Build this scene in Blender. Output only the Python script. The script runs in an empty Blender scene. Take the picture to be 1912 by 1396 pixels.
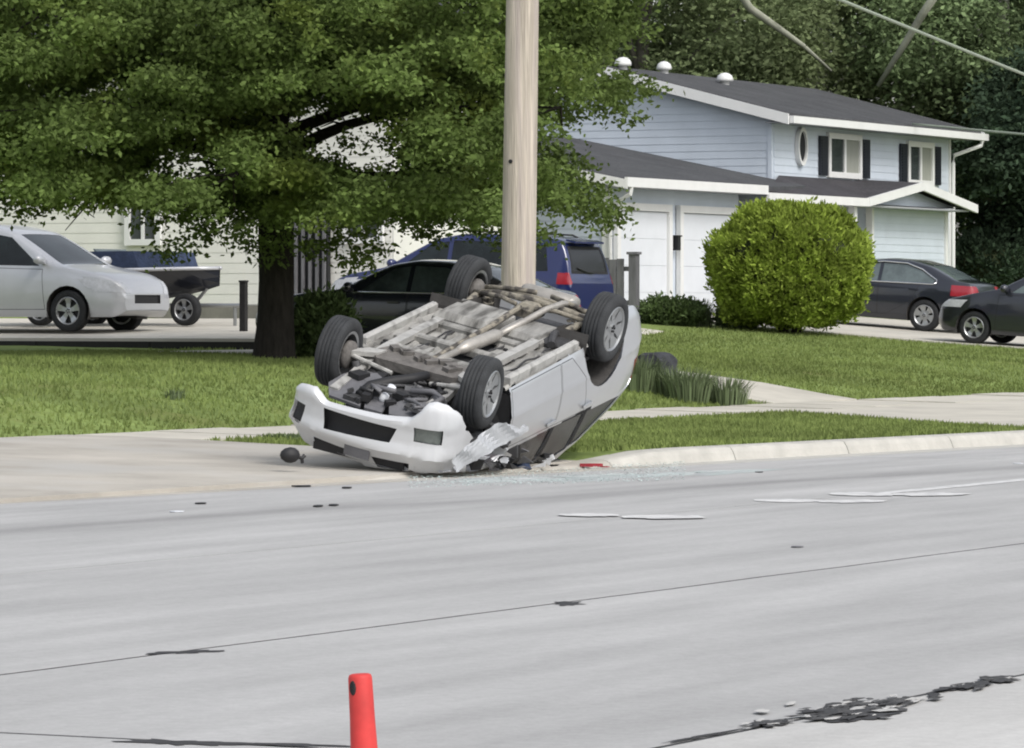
import bpy, bmesh, math, random
import numpy as np
from mathutils import Vector, Matrix
random.seed(7); rng = np.random.default_rng(7)
S = bpy.context.scene; COL = S.collection
R = math.radians

# ------------------------------------------------------------------ camera
FPX, CX, HY, EYE = 8600.0, 956.0, 580.0, 1.5
cam = bpy.data.cameras.new('camera'); cam.sensor_width = 36; cam.lens = FPX/1912*36
cam.shift_y = -(698-HY)/1912; cam.clip_start = .5; cam.clip_end = 2000
camo = bpy.data.objects.new('camera', cam); COL.objects.link(camo)
camo.location = (0, 0, EYE); camo.rotation_euler = (R(90), 0, 0); S.camera = camo

# ------------------------------------------------------------------ world, sun, exposure
SUN_EL, SUN_AZ = R(45), R(141)          # azimuth clockwise from +Y: behind the camera, to the right
w = bpy.data.worlds.new('World'); S.world = w; w.use_nodes = True
nt = w.node_tree; nt.nodes.clear()
sky = nt.nodes.new('ShaderNodeTexSky'); sky.sky_type = 'NISHITA'; sky.sun_disc = False
sky.sun_elevation = SUN_EL; sky.sun_rotation = SUN_AZ; sky.air_density = 1.2; sky.dust_density = 3.0
hs = nt.nodes.new('ShaderNodeHueSaturation'); hs.inputs['Saturation'].default_value = .35
bg = nt.nodes.new('ShaderNodeBackground'); bg.inputs['Strength'].default_value = .168
wo = nt.nodes.new('ShaderNodeOutputWorld')
nt.links.new(sky.outputs[0], hs.inputs['Color']); nt.links.new(hs.outputs[0], bg.inputs['Color']); nt.links.new(bg.outputs[0], wo.inputs[0])
sl = bpy.data.lights.new('sun', 'SUN'); sl.energy = 1.4; sl.angle = R(18); sl.color = (1, .965, .91)
so = bpy.data.objects.new('sun', sl); COL.objects.link(so)
sd = Vector((math.sin(SUN_AZ)*math.cos(SUN_EL), math.cos(SUN_AZ)*math.cos(SUN_EL), math.sin(SUN_EL)))
so.rotation_euler = sd.to_track_quat('Z', 'Y').to_euler(); so.location = (0, 0, 60)
S.view_settings.view_transform = 'Standard'; S.view_settings.look = 'None'
S.view_settings.exposure = .24; S.view_settings.gamma = 1; S.view_settings.use_curve_mapping = False
S.render.engine = 'CYCLES'; S.cycles.pixel_filter_type = 'BLACKMAN_HARRIS'; S.cycles.filter_width = 2.0
S.cycles.max_bounces = 6; S.cycles.diffuse_bounces = 3; S.cycles.glossy_bounces = 3; S.cycles.transmission_bounces = 4; S.cycles.transparent_max_bounces = 6

# ------------------------------------------------------------------ street frame: s along the street, t away from the far kerb
PHI = R(26.8); SU, CU = math.sin(PHI), math.cos(PHI); T0 = 20.3
U3 = Vector((SU, CU, 0)); N3 = Vector((-CU, SU, 0))
def W(s, t, z=0.0): return Vector((s*SU-(t+T0)*CU, s*CU+(t+T0)*SU, z))
def ST(x, y): return (x*SU+y*CU, -x*CU+y*SU-T0)
def tk(s): return -.5-.1*(min(max(s, 20), 56)-35)
def gnd(px, py):
    """world point where the sight line through a photograph point meets the terrain (used to read positions off the photograph)"""
    dx, dz = (px-CX)/FPX, -(py-HY)/FPX
    lo = 5.0; p = None
    for k in range(4000):
        d = 5+k*.05
        s, t = ST(dx*d, d)
        g = h(t, s) if t > tk(s) else 0.0
        if EYE+dz*d <= g: return (s, t, g)
    return (s, t, g)

# ------------------------------------------------------------------ materials
def srgb(r, g, b):
    f = lambda c: (c/255/12.92) if c/255 <= .04045 else ((c/255+.055)/1.055)**2.4
    return (f(r), f(g), f(b))
def mat(name, col, rough=.7, var=.15, scale=3.0, bump=0.0, bscale=None, metal=0.0, coat=0.0, spec=.5, stretch=None, var2=0, scale2=.5, island=0.0, transl=0.0, tint=None, use='Object'):
    m = bpy.data.materials.new(name); m.use_nodes = True
    n = m.node_tree; N = n.nodes; L = n.links
    b = N['Principled BSDF']; b.inputs['Roughness'].default_value = rough; b.inputs['Metallic'].default_value = metal
    b.inputs['Coat Weight'].default_value = coat; b.inputs['Coat Roughness'].default_value = .06
    b.inputs['Specular IOR Level'].default_value = spec
    tc = N.new('ShaderNodeTexCoord'); src = tc.outputs[use]
    if stretch:
        mp = N.new('ShaderNodeMapping'); mp.inputs['Scale'].default_value = stretch; L.new(src, mp.inputs[0]); src = mp.outputs[0]
    no = N.new('ShaderNodeTexNoise'); no.inputs['Scale'].default_value = scale; no.inputs['Detail'].default_value = 6; no.inputs['Roughness'].default_value = .62
    L.new(src, no.inputs['Vector'])
    fac = no.outputs['Fac']
    mr = N.new('ShaderNodeMapRange'); mr.inputs[1].default_value = .28; mr.inputs[2].default_value = .72
    mr.inputs[3].default_value = 1-var; mr.inputs[4].default_value = 1+var; L.new(fac, mr.inputs[0])
    v = mr.outputs[0]
    def mul(a, bb):
        k = N.new('ShaderNodeMath'); k.operation = 'MULTIPLY'; L.new(a, k.inputs[0]); L.new(bb, k.inputs[1]); return k.outputs[0]
    if var2:
        n2 = N.new('ShaderNodeTexNoise'); n2.inputs['Scale'].default_value = scale2; n2.inputs['Detail'].default_value = 4; L.new(src, n2.inputs['Vector'])
        m2 = N.new('ShaderNodeMapRange'); m2.inputs[1].default_value = .3; m2.inputs[2].default_value = .7; m2.inputs[3].default_value = 1-var2; m2.inputs[4].default_value = 1+var2
        L.new(n2.outputs['Fac'], m2.inputs[0]); v = mul(v, m2.outputs[0])
    if island:
        g = N.new('ShaderNodeNewGeometry'); m3 = N.new('ShaderNodeMapRange'); m3.inputs[3].default_value = 1-island; m3.inputs[4].default_value = 1+island
        L.new(g.outputs['Random Per Island'], m3.inputs[0]); v = mul(v, m3.outputs[0])
    cv = N.new('ShaderNodeVectorMath'); cv.operation = 'SCALE'; cv.inputs[0].default_value = col; L.new(v, cv.inputs['Scale'])
    out = cv.outputs[0]
    if tint:                                    # second colour blended in by a slow noise
        n4 = N.new('ShaderNodeTexNoise'); n4.inputs['Scale'].default_value = tint[1]; n4.inputs['Detail'].default_value = 5; L.new(src, n4.inputs['Vector'])
        m4 = N.new('ShaderNodeMapRange'); m4.inputs[1].default_value = tint[2]; m4.inputs[2].default_value = tint[3]; L.new(n4.outputs['Fac'], m4.inputs[0])
        mx = N.new('ShaderNodeMix'); mx.data_type = 'RGBA'; L.new(m4.outputs[0], mx.inputs[0]); L.new(out, mx.inputs[6]); mx.inputs[7].default_value = (*tint[0], 1); out = mx.outputs[2]
    L.new(out, b.inputs['Base Color'])
    if bump:
        bn = N.new('ShaderNodeTexNoise'); bn.inputs['Scale'].default_value = bscale or scale*4; bn.inputs['Detail'].default_value = 5; L.new(src, bn.inputs['Vector'])
        bp = N.new('ShaderNodeBump'); bp.inputs['Strength'].default_value = bump; bp.inputs['Distance'].default_value = .02
        L.new(bn.outputs['Fac'], bp.inputs['Height']); L.new(bp.outputs[0], b.inputs['Normal'])
    if transl:
        tr = N.new('ShaderNodeBsdfTranslucent'); L.new(out, tr.inputs['Color']); ms = N.new('ShaderNodeMixShader'); ms.inputs[0].default_value = transl
        o = N['Material Output']; L.new(b.outputs[0], ms.inputs[1]); L.new(tr.outputs[0], ms.inputs[2]); L.new(ms.outputs[0], o.inputs[0])
    return m

M = {}
M['lawn'] = mat('lawn', (.18, .235, .075), .95, .22, 6, .5, 30, spec=.1, var2=.22, scale2=.5, tint=((.17, .17, .06), .8, .55, .8))
M['blade'] = mat('grass blades', (.20, .25, .082), .8, .2, 2, spec=.1, island=.14, transl=.3, var2=.24, scale2=.35)
M['tuft'] = mat('ornamental grass', (.15, .19, .10), .8, .2, 2, spec=.15, island=.35, transl=.25)
M['walk'] = mat('pavement concrete', (.50, .475, .42), .9, .10, 2, .25, 40, spec=.2, var2=.08, scale2=.4)
M['drive'] = mat('driveway concrete', (.50, .475, .42), .9, .12, 1.5, .25, 40, spec=.2, var2=.1, scale2=.3)
M['dusty'] = mat('dusty concrete apron', (.42, .395, .355), .95, .14, 1.2, .3, 30, spec=.1, var2=.14, scale2=.5, tint=((.42, .41, .39), .6, .5, .75))
M['kerb'] = mat('kerb concrete', (.46, .448, .415), .9, .14, 3, .3, 40, spec=.2)
M['patch'] = mat('asphalt patch', (.07, .07, .072), .95, .6, 9, .9, 25, spec=.2, tint=((.20, .20, .20), 6, .55, .68))
M['joint'] = mat('joint filler', (.035, .035, .038), .9, .3, 4, .4)
M['paint'] = mat('road paint', (.62, .62, .615), .85, .12, 3, .1, tint=((.42, .42, .425), 6, .46, .66))
M['siding'] = mat('blue grey siding', (.53, .585, .655), .55, .05, 1.5, .05, 40, spec=.35, var2=.04, scale2=.3)
M['siding_white'] = mat('white siding', (.70, .695, .655), .6, .05, 2, .05, spec=.3)
M['white_trim'] = mat('white painted trim', (.68, .685, .68), .5, .04, 3, spec=.4)
M['door_white'] = mat('white garage door paint', (.64, .665, .705), .5, .04, 2, spec=.4)
M['shutter'] = mat('dark shutter paint', (.012, .015, .022), .5, .1, 4)
M['shingle'] = mat('grey shingles', (.078, .08, .085), .95, .28, 14, .6, 60, spec=.15, var2=.15, scale2=1.2)
M['shingle_dark'] = mat('brown grey shingles', (.062, .060, .066), .95, .28, 14, .6, 60, spec=.15, var2=.15, scale2=1.2)
M['soffit'] = mat('grey soffit', (.30, .31, .33), .7, .05, 2)
M['found'] = mat('foundation block', (.20, .19, .17), .95, .2, 3, .3)
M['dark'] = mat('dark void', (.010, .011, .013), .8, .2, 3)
M['curtain'] = mat('grey curtain', (.26, .27, .24), .9, .2, 5, stretch=(12, 12, .5))
M['wood'] = mat('weathered pole timber', (.47, .42, .355), .9, .34, 3, .7, 9, spec=.15, stretch=(7, 7, .3), var2=.2, scale2=1.1, tint=((.37, .32, .31), 1.2, .5, .72))
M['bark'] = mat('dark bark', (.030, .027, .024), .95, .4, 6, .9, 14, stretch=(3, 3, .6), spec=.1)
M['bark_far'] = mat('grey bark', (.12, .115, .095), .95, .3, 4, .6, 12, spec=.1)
M['bark_pale'] = mat('pale bare limb bark', (.30, .31, .25), .9, .2, 4, .4, 12, spec=.1)
M['leaf'] = mat('shade tree leaves', (.130, .185, .052), .75, .2, 1.2, spec=.18, island=.35, transl=.35, var2=.35, scale2=.5, tint=((.135, .175, .035), .6, .54, .68))
M['leaf_bush'] = mat('arborvitae leaves', (.25, .325, .055), .75, .2, 3, spec=.15, island=.35, transl=.32, var2=.25, scale2=1.2)
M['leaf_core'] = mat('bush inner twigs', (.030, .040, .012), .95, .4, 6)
M['leaf_olive'] = mat('olive tree leaves', (.20, .25, .12), .8, .25, .6, spec=.2, island=.4, transl=.3, var2=.3, scale2=.25)
M['leaf_mid'] = mat('mid green tree leaves', (.165, .225, .105), .8, .25, .6, spec=.2, island=.4, transl=.3, var2=.3, scale2=.25)
M['leaf_dark_shade'] = mat('dark evergreen needles with painted shade', (.045, .072, .042), .8, .25, .8, spec=.15, island=.4, transl=.15, var2=.25, scale2=.3)  # needle colour kept extra dark to stand in for shade on the right-hand evergreens
M['leaf_shrub'] = mat('shrub leaves', (.085, .125, .045), .75, .2, 3, spec=.2, island=.4, transl=.25)
M['cone'] = mat('red orange cone plastic', (.58, .048, .045), .6, .2, 9, spec=.4, island=0)
M['rubber'] = mat('tyre rubber', (.022, .023, .025), .8, .25, 8, .3, 60, spec=.3)
M['rubber_dusty'] = mat('dusty tyre rubber', (.040, .042, .045), .85, .25, 8, .3, 60, spec=.3)
M['alloy'] = mat('alloy wheel', (.38, .39, .40), .35, .1, 4, metal=.75, spec=.5)
M['silver'] = mat('silver car paint', (.56, .575, .605), .36, .03, 2, metal=.6, coat=.5)
M['silver_bumper'] = mat('silver white bumper paint', (.58, .59, .61), .38, .03, 2, metal=.1, coat=.5)
M['black_paint'] = mat('black car paint', (.012, .014, .022), .25, .05, 2, coat=1.0)
M['blue_paint'] = mat('dark blue car paint', (.006, .013, .085), .28, .05, 2, coat=1.0)
M['navy_paint'] = mat('midnight grey car paint', (.014, .017, .027), .3, .05, 2, metal=.2, coat=1.0)
M['charcoal_paint'] = mat('charcoal car paint', (.020, .022, .032), .3, .05, 2, metal=.2, coat=1.0)
M['van_paint'] = mat('pale silver car paint', (.52, .53, .56), .35, .03, 2, metal=.3, coat=.6)
M['chrome'] = mat('chrome', (.75, .76, .77), .18, .03, 2, metal=1.0)
M['plastic'] = mat('black plastic', (.018, .018, .020), .6, .2, 6, spec=.4)
M['plastic_grey'] = mat('grey undertray plastic', (.13, .13, .14), .6, .2, 6, .2, spec=.4)
M['seam'] = mat('door seam', (.012, .012, .014), .8, .1, 3)
M['glass'] = mat('tinted car glass', (.010, .014, .015), .05, .8, 2.2, spec=.45)
M['glass_patchy'] = mat('car glass with painted interior and reflections', (.045, .058, .06), .05, .85, 1.7, spec=.5)  # pale patches in the colour stand in for reflections and the interior behind
M['glass_mid'] = mat('light car glass', (.10, .125, .13), .08, .35, 2.5, spec=.7)
M['glass_dull'] = mat('dusty car glass', (.018, .019, .022), .25, .2, 3, spec=.3)
M['glass_house'] = mat('house window glass', (.05, .06, .06), .05, .3, 2, spec=.8)
M['lens_red'] = mat('red lamp lens', (.27, .018, .03), .2, .1, 8, spec=.6)
M['lens'] = mat('clear lamp lens', (.48, .49, .52), .15, .15, 20, spec=.7)
M['lens_dull'] = mat('dull lamp lens', (.16, .18, .17), .25, .3, 10, spec=.6)
M['under'] = mat('dusty underbody steel', (.29, .285, .27), .75, .34, 3.5, .5, 14, metal=.15, stretch=(.7, 3.2, 1), var2=.25, scale2=1.6, tint=((.09, .087, .08), 3, .48, .66))
M['rail'] = mat('dusty pale steel rail', (.42, .415, .40), .6, .25, 5, .2, metal=.2, tint=((.17, .165, .155), 5, .54, .70))
M['axle'] = mat('tan dusted axle steel', (.29, .265, .215), .9, .45, 9, .5, tint=((.06, .055, .05), 9, .44, .58))
M['exhaust'] = mat('exhaust pipe steel', (.40, .38, .35), .5, .2, 6, .2, metal=.5)
M['rust'] = mat('rusty steel', (.13, .122, .115), .9, .4, 8, .4)
M['engine'] = mat('dark engine metal', (.055, .055, .058), .6, .4, 8, .4, metal=.3)
M['crumple'] = mat('torn silver sheet metal', (.46, .47, .49), .42, .15, 5, .3, 9, metal=.35)
M['denim'] = mat('dark blue cloth', (.03, .045, .09), .9, .3, 6, .5)
M['white_cloth'] = mat('white cloth', (.68, .70, .74), .9, .1, 6, .4)
M['liner'] = mat('wheel well liner', (.055, .052, .05), .9, .3, 5, .4)
M['fence'] = mat('weathered grey fence boards', (.13, .13, .14), .9, .25, 4, .4, stretch=(4, 4, .5))
M['post'] = mat('dark post', (.014, .013, .013), .8, .3, 5, .3)
M['stone'] = mat('dark landscape stone', (.035, .037, .045), .9, .35, 5, .8, 14)
M['hull'] = mat('dark boat hull', (.012, .014, .022), .3, .1, 3, coat=.6)
M['wire'] = mat('pale cable sheath', (.27, .31, .25), .6, .05, 2)
M['shard'] = mat('broken glass crumbs', (.55, .66, .64), .2, .2, 10, island=.4, spec=.7)
M['glow_off'] = mat('black lamp metal', (.01, .01, .011), .5, .1, 4)

# road concrete: light slabs with long streaks along the lanes, uses the st map (metres along / across the street)
def road_mat(name, col, tyre=True):
    m = bpy.data.materials.new(name); m.use_nodes = True
    n = m.node_tree; N = n.nodes; L = n.links; b = N['Principled BSDF']
    b.inputs['Roughness'].default_value = .85; b.inputs['Specular IOR Level'].default_value = .25
    uv = N.new('ShaderNodeUVMap'); uv.uv_map = 'st'
    def noise(sc, stretch, det=5):
        mp = N.new('ShaderNodeMapping'); mp.inputs['Scale'].default_value = stretch; L.new(uv.outputs[0], mp.inputs[0])
        q = N.new('ShaderNodeTexNoise'); q.inputs['Scale'].default_value = sc; q.inputs['Detail'].default_value = det; L.new(mp.outputs[0], q.inputs['Vector']); return q.outputs['Fac']
    def rng_(f, a, bb, lo, hi):
        q = N.new('ShaderNodeMapRange'); q.inputs[1].default_value = a; q.inputs[2].default_value = bb; q.inputs[3].default_value = lo; q.inputs[4].default_value = hi; L.new(f, q.inputs[0]); return q.outputs[0]
    def mth(op, a, bb):
        q = N.new('ShaderNodeMath'); q.operation = op
        for i, x in enumerate((a, bb)):
            if isinstance(x, (int, float)): q.inputs[i].default_value = x
            else: L.new(x, q.inputs[i])
        return q.outputs[0]
    v = mth('MULTIPLY', rng_(noise(1, (.35, 2.2, 1)), .3, .7, .88, 1.11), rng_(noise(1, (.06, .5, 1)), .3, .7, .91, 1.09))
    v = mth('MULTIPLY', v, rng_(noise(14, (1, 1, 1)), .25, .75, .93, 1.07))
    v = mth('MULTIPLY', v, rng_(noise(55, (1, 1, 1), 2), .3, .7, .95, 1.05))
    if tyre:
        sp = N.new('ShaderNodeSeparateXYZ'); L.new(uv.outputs[0], sp.inputs[0])
        q = mth('ADD', mth('ADD', sp.outputs[1], mth('MULTIPLY', sp.outputs[0], .105)), 3.6-.105*31.5)      # dark worn wheel track drifting with the kerb
        q = mth('ADD', q, rng_(noise(1, (.12, .3, 1)), .3, .7, -.35, .35))
        g = mth('DIVIDE', 1, mth('ADD', 1, mth('MULTIPLY', mth('MULTIPLY', q, q), 14)))
        v = mth('MULTIPLY', v, mth('SUBTRACT', 1, mth('MULTIPLY', g, .30)))
    cv = N.new('ShaderNodeVectorMath'); cv.operation = 'SCALE'; cv.inputs[0].default_value = col; L.new(v, cv.inputs['Scale']); L.new(cv.outputs[0], b.inputs['Base Color'])
    bn = noise(30, (1, 1, 1)); bp = N.new('ShaderNodeBump'); bp.inputs['Strength'].default_value = .2; bp.inputs['Distance'].default_value = .01
    L.new(bn, bp.inputs['Height']); L.new(bp.outputs[0], b.inputs['Normal'])
    return m
M['stain'] = mat('dried coolant stain', (.36, .40, .395), .6, .12, 3, spec=.4, tint=((.39, .395, .40), 5, .45, .7))
M['rubble'] = mat('pale spalled concrete', (.45, .445, .435), .95, .16, 6, .6, 18, spec=.15, tint=((.40, .395, .385), 5, .56, .72))
M['road'] = road_mat('road concrete', (.388, .386, .384)); M['road_near'] = road_mat('pale rough road concrete', (.455, .45, .44), False)

# ------------------------------------------------------------------ mesh helpers
class MB:
    def __init__(s): s.v = []; s.f = []; s.m = []
    def add(s, vs, fs, mi=0):
        o = len(s.v); s.v += [tuple(v) for v in vs]; s.f += [[i+o for i in f] for f in fs]; s.m += [mi]*len(fs); return s
    def box(s, c, d, rot=None, mi=0):
        vs = [Vector((x*d[0]/2, y*d[1]/2, z*d[2]/2)) for x in (-1, 1) for y in (-1, 1) for z in (-1, 1)]
        if rot is not None: vs = [rot @ v for v in vs]
        return s.add([v+Vector(c) for v in vs], [[0, 1, 3, 2], [4, 6, 7, 5], [0, 4, 5, 1], [2, 3, 7, 6], [0, 2, 6, 4], [1, 5, 7, 3]], mi)
    def prism(s, poly, vec, mi=0):
        """a polygon (3-D points) pushed along vec"""
        n = len(poly); p = [Vector(q) for q in poly]; v = Vector(vec)
        return s.add(p+[q+v for q in p], [list(range(n))[::-1], list(range(n, 2*n))]+[[i, (i+1) % n, n+(i+1) % n, n+i] for i in range(n)], mi)
    def tube(s, pts, r, n=8, mi=0, cap=True):
        pts = [Vector(p) for p in pts]; rs = r if isinstance(r, (list, tuple)) else [r]*len(pts)
        o = len(s.v); up = Vector((0, 0, 1))
        for i, p in enumerate(pts):
            d = (pts[min(i+1, len(pts)-1)]-pts[max(i-1, 0)]).normalized()
            a = d.cross(up)
            if a.length < .05: a = d.cross(Vector((1, 0, 0)))
            a.normalize(); b = d.cross(a)
            for k in range(n):
                t = 2*math.pi*k/n; s.v.append(tuple(p+a*(math.cos(t)*rs[i])+b*(math.sin(t)*rs[i])))
        for i in range(len(pts)-1):
            for k in range(n):
                s.f.append([o+i*n+k, o+i*n+(k+1) % n, o+(i+1)*n+(k+1) % n, o+(i+1)*n+k]); s.m.append(mi)
        if cap:
            s.f += [[o+k for k in range(n)][::-1], [o+(len(pts)-1)*n+k for k in range(n)]]; s.m += [mi]*2
        return s
    def lathe(s, prof, n=24, mat4=None, mi=0, axis='y', close=False):
        o = len(s.v)
        for (r, a) in prof:
            for k in range(n):
                t = 2*math.pi*k/n
                v = Vector((r*math.cos(t), a, r*math.sin(t))) if axis == 'y' else Vector((r*math.cos(t), r*math.sin(t), a))
                s.v.append(tuple(mat4 @ v if mat4 else v))
        m = len(prof)
        for i in range(m if close else m-1):
            for k in range(n):
                j = (i+1) % m
                s.f.append([o+i*n+k, o+i*n+(k+1) % n, o+j*n+(k+1) % n, o+j*n+k]); s.m.append(mi)
        return s
    def build(s, name, mats, parent=None, smooth=False, mw=None, bevel=0):
        me = bpy.data.meshes.new(name); me.from_pydata(s.v, [], s.f)
        for mm in (mats if isinstance(mats, (list, tuple)) else [mats]): me.materials.append(M[mm] if isinstance(mm, str) else mm)
        if any(s.m): me.polygons.foreach_set('material_index', s.m)
        bm = bmesh.new(); bm.from_mesh(me); bmesh.ops.recalc_face_normals(bm, faces=bm.faces); bm.to_mesh(me); bm.free()
        if smooth: me.shade_smooth()
        me.update(); return link(name, me, parent)
def link(name, me, parent=None):
    o = bpy.data.objects.new(name, me); COL.objects.link(o)
    if parent is not None: o.parent = parent
    return o
def empty(name, loc=(0, 0, 0), rz=0):
    o = bpy.data.objects.new(name, None); COL.objects.link(o); o.location = loc; o.rotation_euler = (0, 0, rz); o.empty_display_size = .2; return o
def tag(o, label=None, cat=None, group=None, kind=None):
    if label: o['label'] = label
    if cat: o['category'] = cat
    if group: o['group'] = group
    if kind: o['kind'] = kind
    return o
def child(o, parent):
    """parent an object whose mesh is in world coordinates under a root placed in the world"""
    o.parent = parent; o.matrix_parent_inverse = parent_world(parent).inverted(); return o
def parent_world(p):
    b = Matrix.LocRotScale(p.location, p.rotation_euler, p.scale)
    return b if p.parent is None else parent_world(p.parent) @ p.matrix_parent_inverse @ b
def arr_mesh(name, verts, nper, mats, smooth=False):
    """many loose faces of nper corners each, from an (n*nper,3) array"""
    n = len(verts)//nper; me = bpy.data.meshes.new(name)
    me.vertices.add(len(verts)); me.vertices.foreach_set('co', np.asarray(verts, dtype=np.float32).ravel())
    me.loops.add(n*nper); me.loops.foreach_set('vertex_index', np.arange(n*nper, dtype=np.int32))
    me.polygons.add(n); me.polygons.foreach_set('loop_start', np.arange(0, n*nper, nper, dtype=np.int32))
    me.polygons.foreach_set('loop_total', np.full(n, nper, dtype=np.int32))
    me.materials.append(M[mats]); me.update(calc_edges=True); me.validate(); return me
def leaves(centres, spread, per, size, aspect=.45, droop=.5, jitter=.4, outward=None, flat=.5):
    """leaf quads scattered in clumps round the centres; returns an (n*4,3) array"""
    c = np.repeat(np.asarray(centres), per, axis=0); n = len(c)
    p = c+rng.normal(size=(n, 3))*np.asarray(spread)
    d = rng.normal(size=(n, 3)); d[:, 2] = d[:, 2]*flat-droop
    if outward is not None: d += np.repeat(outward, per, axis=0)
    d /= np.linalg.norm(d, axis=1)[:, None]+1e-6
    q = rng.normal(size=(n, 3)); q[:, 2] *= flat; sd_ = np.cross(d, q); sd_ /= np.linalg.norm(sd_, axis=1)[:, None]+1e-6
    L = size*(1+jitter*(rng.random(n)*2-1)); wv = sd_*(L*aspect*.5)[:, None]; lv = d*L[:, None]
    return np.stack([p, p+lv*.45+wv, p+lv, p+lv*.45-wv], 1).reshape(-1, 3)
# ------------------------------------------------------------------ terrain profile (two hillside profiles blended along the street)
_az = np.array([0, .12, .17, .2, .3, .42, .6, .74, .84, .90, .95, 1.1, 1.3, 2.0]); _at = np.array([-.02, 0, 3.6, 5.1, 5.8, 6.5, 8, 10, 12.6, 16.4, 20, 30, 60, 220])
_bz = np.array([0, .12, .17, .2, .3, .42, .6, .74, .90, 1.16, 1.38, 1.55, 1.8, 2.4]); _bt = np.array([-.02, 0, 3.6, 5.1, 5.8, 6.5, 8, 10, 12.6, 16, 19.2, 30, 60, 220])
def h(t, s=50):
    if s < 40.25 and t < 5.1: return .012+.188*min(max((t-tk(s)+.1)/5.4, 0), 1)
    t = max(t, .01); a = float(np.interp(t, _at, _az)); b = float(np.interp(t, _bt, _bz)); k = min(max((s-66)/13, 0), 1)
    return a+(b-a)*k
def wb(mb, name, mats, root, smooth=False): return child(mb.build(name, mats, None, smooth), root) if root is not None else mb.build(name, mats, None, smooth)
def st_uv(o):
    me = o.data; uv = me.uv_layers.new(name='st')
    for l in me.loops:
        v = me.vertices[l.vertex_index].co; uv.data[l.index].uv = ST(v.x, v.y)
def patch(name, quad, mats, lift=.03, nu=14, nv=10, skirt=.12, kind='structure'):
    """a thin slab that follows the ground; quad = four (s,t) corners"""
    (a, b, c, d) = quad; mb = MB(); idx = {}
    for i in range(nu+1):
        for j in range(nv+1):
            u, v = i/nu, j/nv
            s = (a[0]*(1-u)+b[0]*u)*(1-v)+(d[0]*(1-u)+c[0]*u)*v; t = (a[1]*(1-u)+b[1]*u)*(1-v)+(d[1]*(1-u)+c[1]*u)*v
            idx[i, j] = len(mb.v); mb.v.append(tuple(W(s, t, h(t, s)+lift)))
    for i in range(nu):
        for j in range(nv): mb.f.append([idx[i, j], idx[i+1, j], idx[i+1, j+1], idx[i, j+1]]); mb.m.append(0)
    rim = [idx[i, 0] for i in range(nu+1)]+[idx[nu, j] for j in range(1, nv+1)]+[idx[i, nv] for i in range(nu-1, -1, -1)]+[idx[0, j] for j in range(nv-1, 0, -1)]
    low = []
    for k in rim: low.append(len(mb.v)); v = mb.v[k]; mb.v.append((v[0], v[1], v[2]-skirt))
    for k in range(len(rim)): q = (k+1) % len(rim); mb.f.append([rim[k], rim[q], low[q], low[k]]); mb.m.append(0)
    o = mb.build(name, mats); st_uv(o); return tag(o, kind=kind)

# ground far and wide
g = MB(); g.add([(-900, -700, -.35), (900, -700, -.35), (900, 1100, -.35), (-900, 1100, -.35)], [[0, 1, 2, 3]])
tag(g.build('ground', 'lawn'), kind='structure')
# lawn sheet
mb = MB(); ss = list(np.arange(-60, 20, 5.0))+list(np.arange(20, 112, 1.0))+list(np.arange(112, 262, 6.0)); nt_ = 40
tt = [0, .12, .3, .5, .75, 1.0]+list(np.arange(5.6, 24, .45))+[26, 30, 36, 45, 60, 90, 140, 220]
for s in ss:
    k0 = tk(s)+.26
    for j, q in enumerate(tt):
        t = k0+(5.1-k0)*q if j < 6 else q
        mb.v.append(tuple(W(s, t, h(t, s)+(.012*math.sin(s*1.7+t*2.3)*math.cos(t*1.1-s*.6) if t > 1 else 0))))
n = len(tt)
for i in range(len(ss)-1):
    for j in range(n-1): mb.f.append([i*n+j, (i+1)*n+j, (i+1)*n+j+1, i*n+j+1]); mb.m.append(0)
o = mb.build('lawn', 'lawn', smooth=True); tag(o, kind='structure')

# road: dark bed with concrete slabs on it
mb = MB(); mb.add([W(-80, -60, -.0015), W(260, -60, -.0015), W(260, -3, -.0015), W(-80, -3, -.0015)], [[0, 1, 2, 3]])
road = tag(mb.build('road', 'joint'), kind='structure')
lanes = [(-28.5, -24.7), (-24.7, -21.0), (-21.0, -17.4), (-17.4, -13.62), (-13.62, -9.85), (-9.85, -5.9), (-5.9, None)]
cuts = [-76.2, -46.2, -16.2, 13.8, 43.8, 73.8, 103.8, 133.8, 163.8, 200, 255]
for li, (ta, tb) in enumerate(lanes):
    for ci in range(len(cuts)-1):
        a, b = cuts[ci], cuts[ci+1]; wide = .012 if li < 6 else .006; w0, w1 = (.019 if ta in (-9.85, -13.62) else wide), (.019 if tb in (-9.85, -13.62) else wide); gs = .022 if (a == 13.8 or b == 13.8) else .003
        n = 24; p, q = [], []
        ea = lambda s, tt_: .008*math.sin(s*2.1+tt_*3)+.006*math.sin(s*5.3+tt_*2)
        for k in range(n+1):
            s = a+gs+(b-a-2*gs)*k/n
            p.append(W(s, ta+w0+ea(s, ta), 0)); q.append(W(s, (tb-w1+ea(s, tb) if tb is not None else tk(s)-.62-.006), 0))
        m2 = MB(); m2.v = [tuple(x) for x in p]+[tuple(x) for x in q]+[(x.x, x.y, -.045) for x in p]+[(x.x, x.y, -.045) for x in q]; c = n+1
        for k in range(n):
            m2.f += [[k, k+1, c+k+1, c+k], [k, 2*c+k, 2*c+k+1, k+1], [c+k, c+k+1, 3*c+k+1, 3*c+k]]; m2.m += [0]*3
        m2.f += [[0, c, 3*c, 2*c], [n, 2*c+n, 3*c+n, c+n]]; m2.m += [0, 0]
        o = m2.build('road_slab', 'road_near' if li < 4 else 'road', road); st_uv(o)
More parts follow.
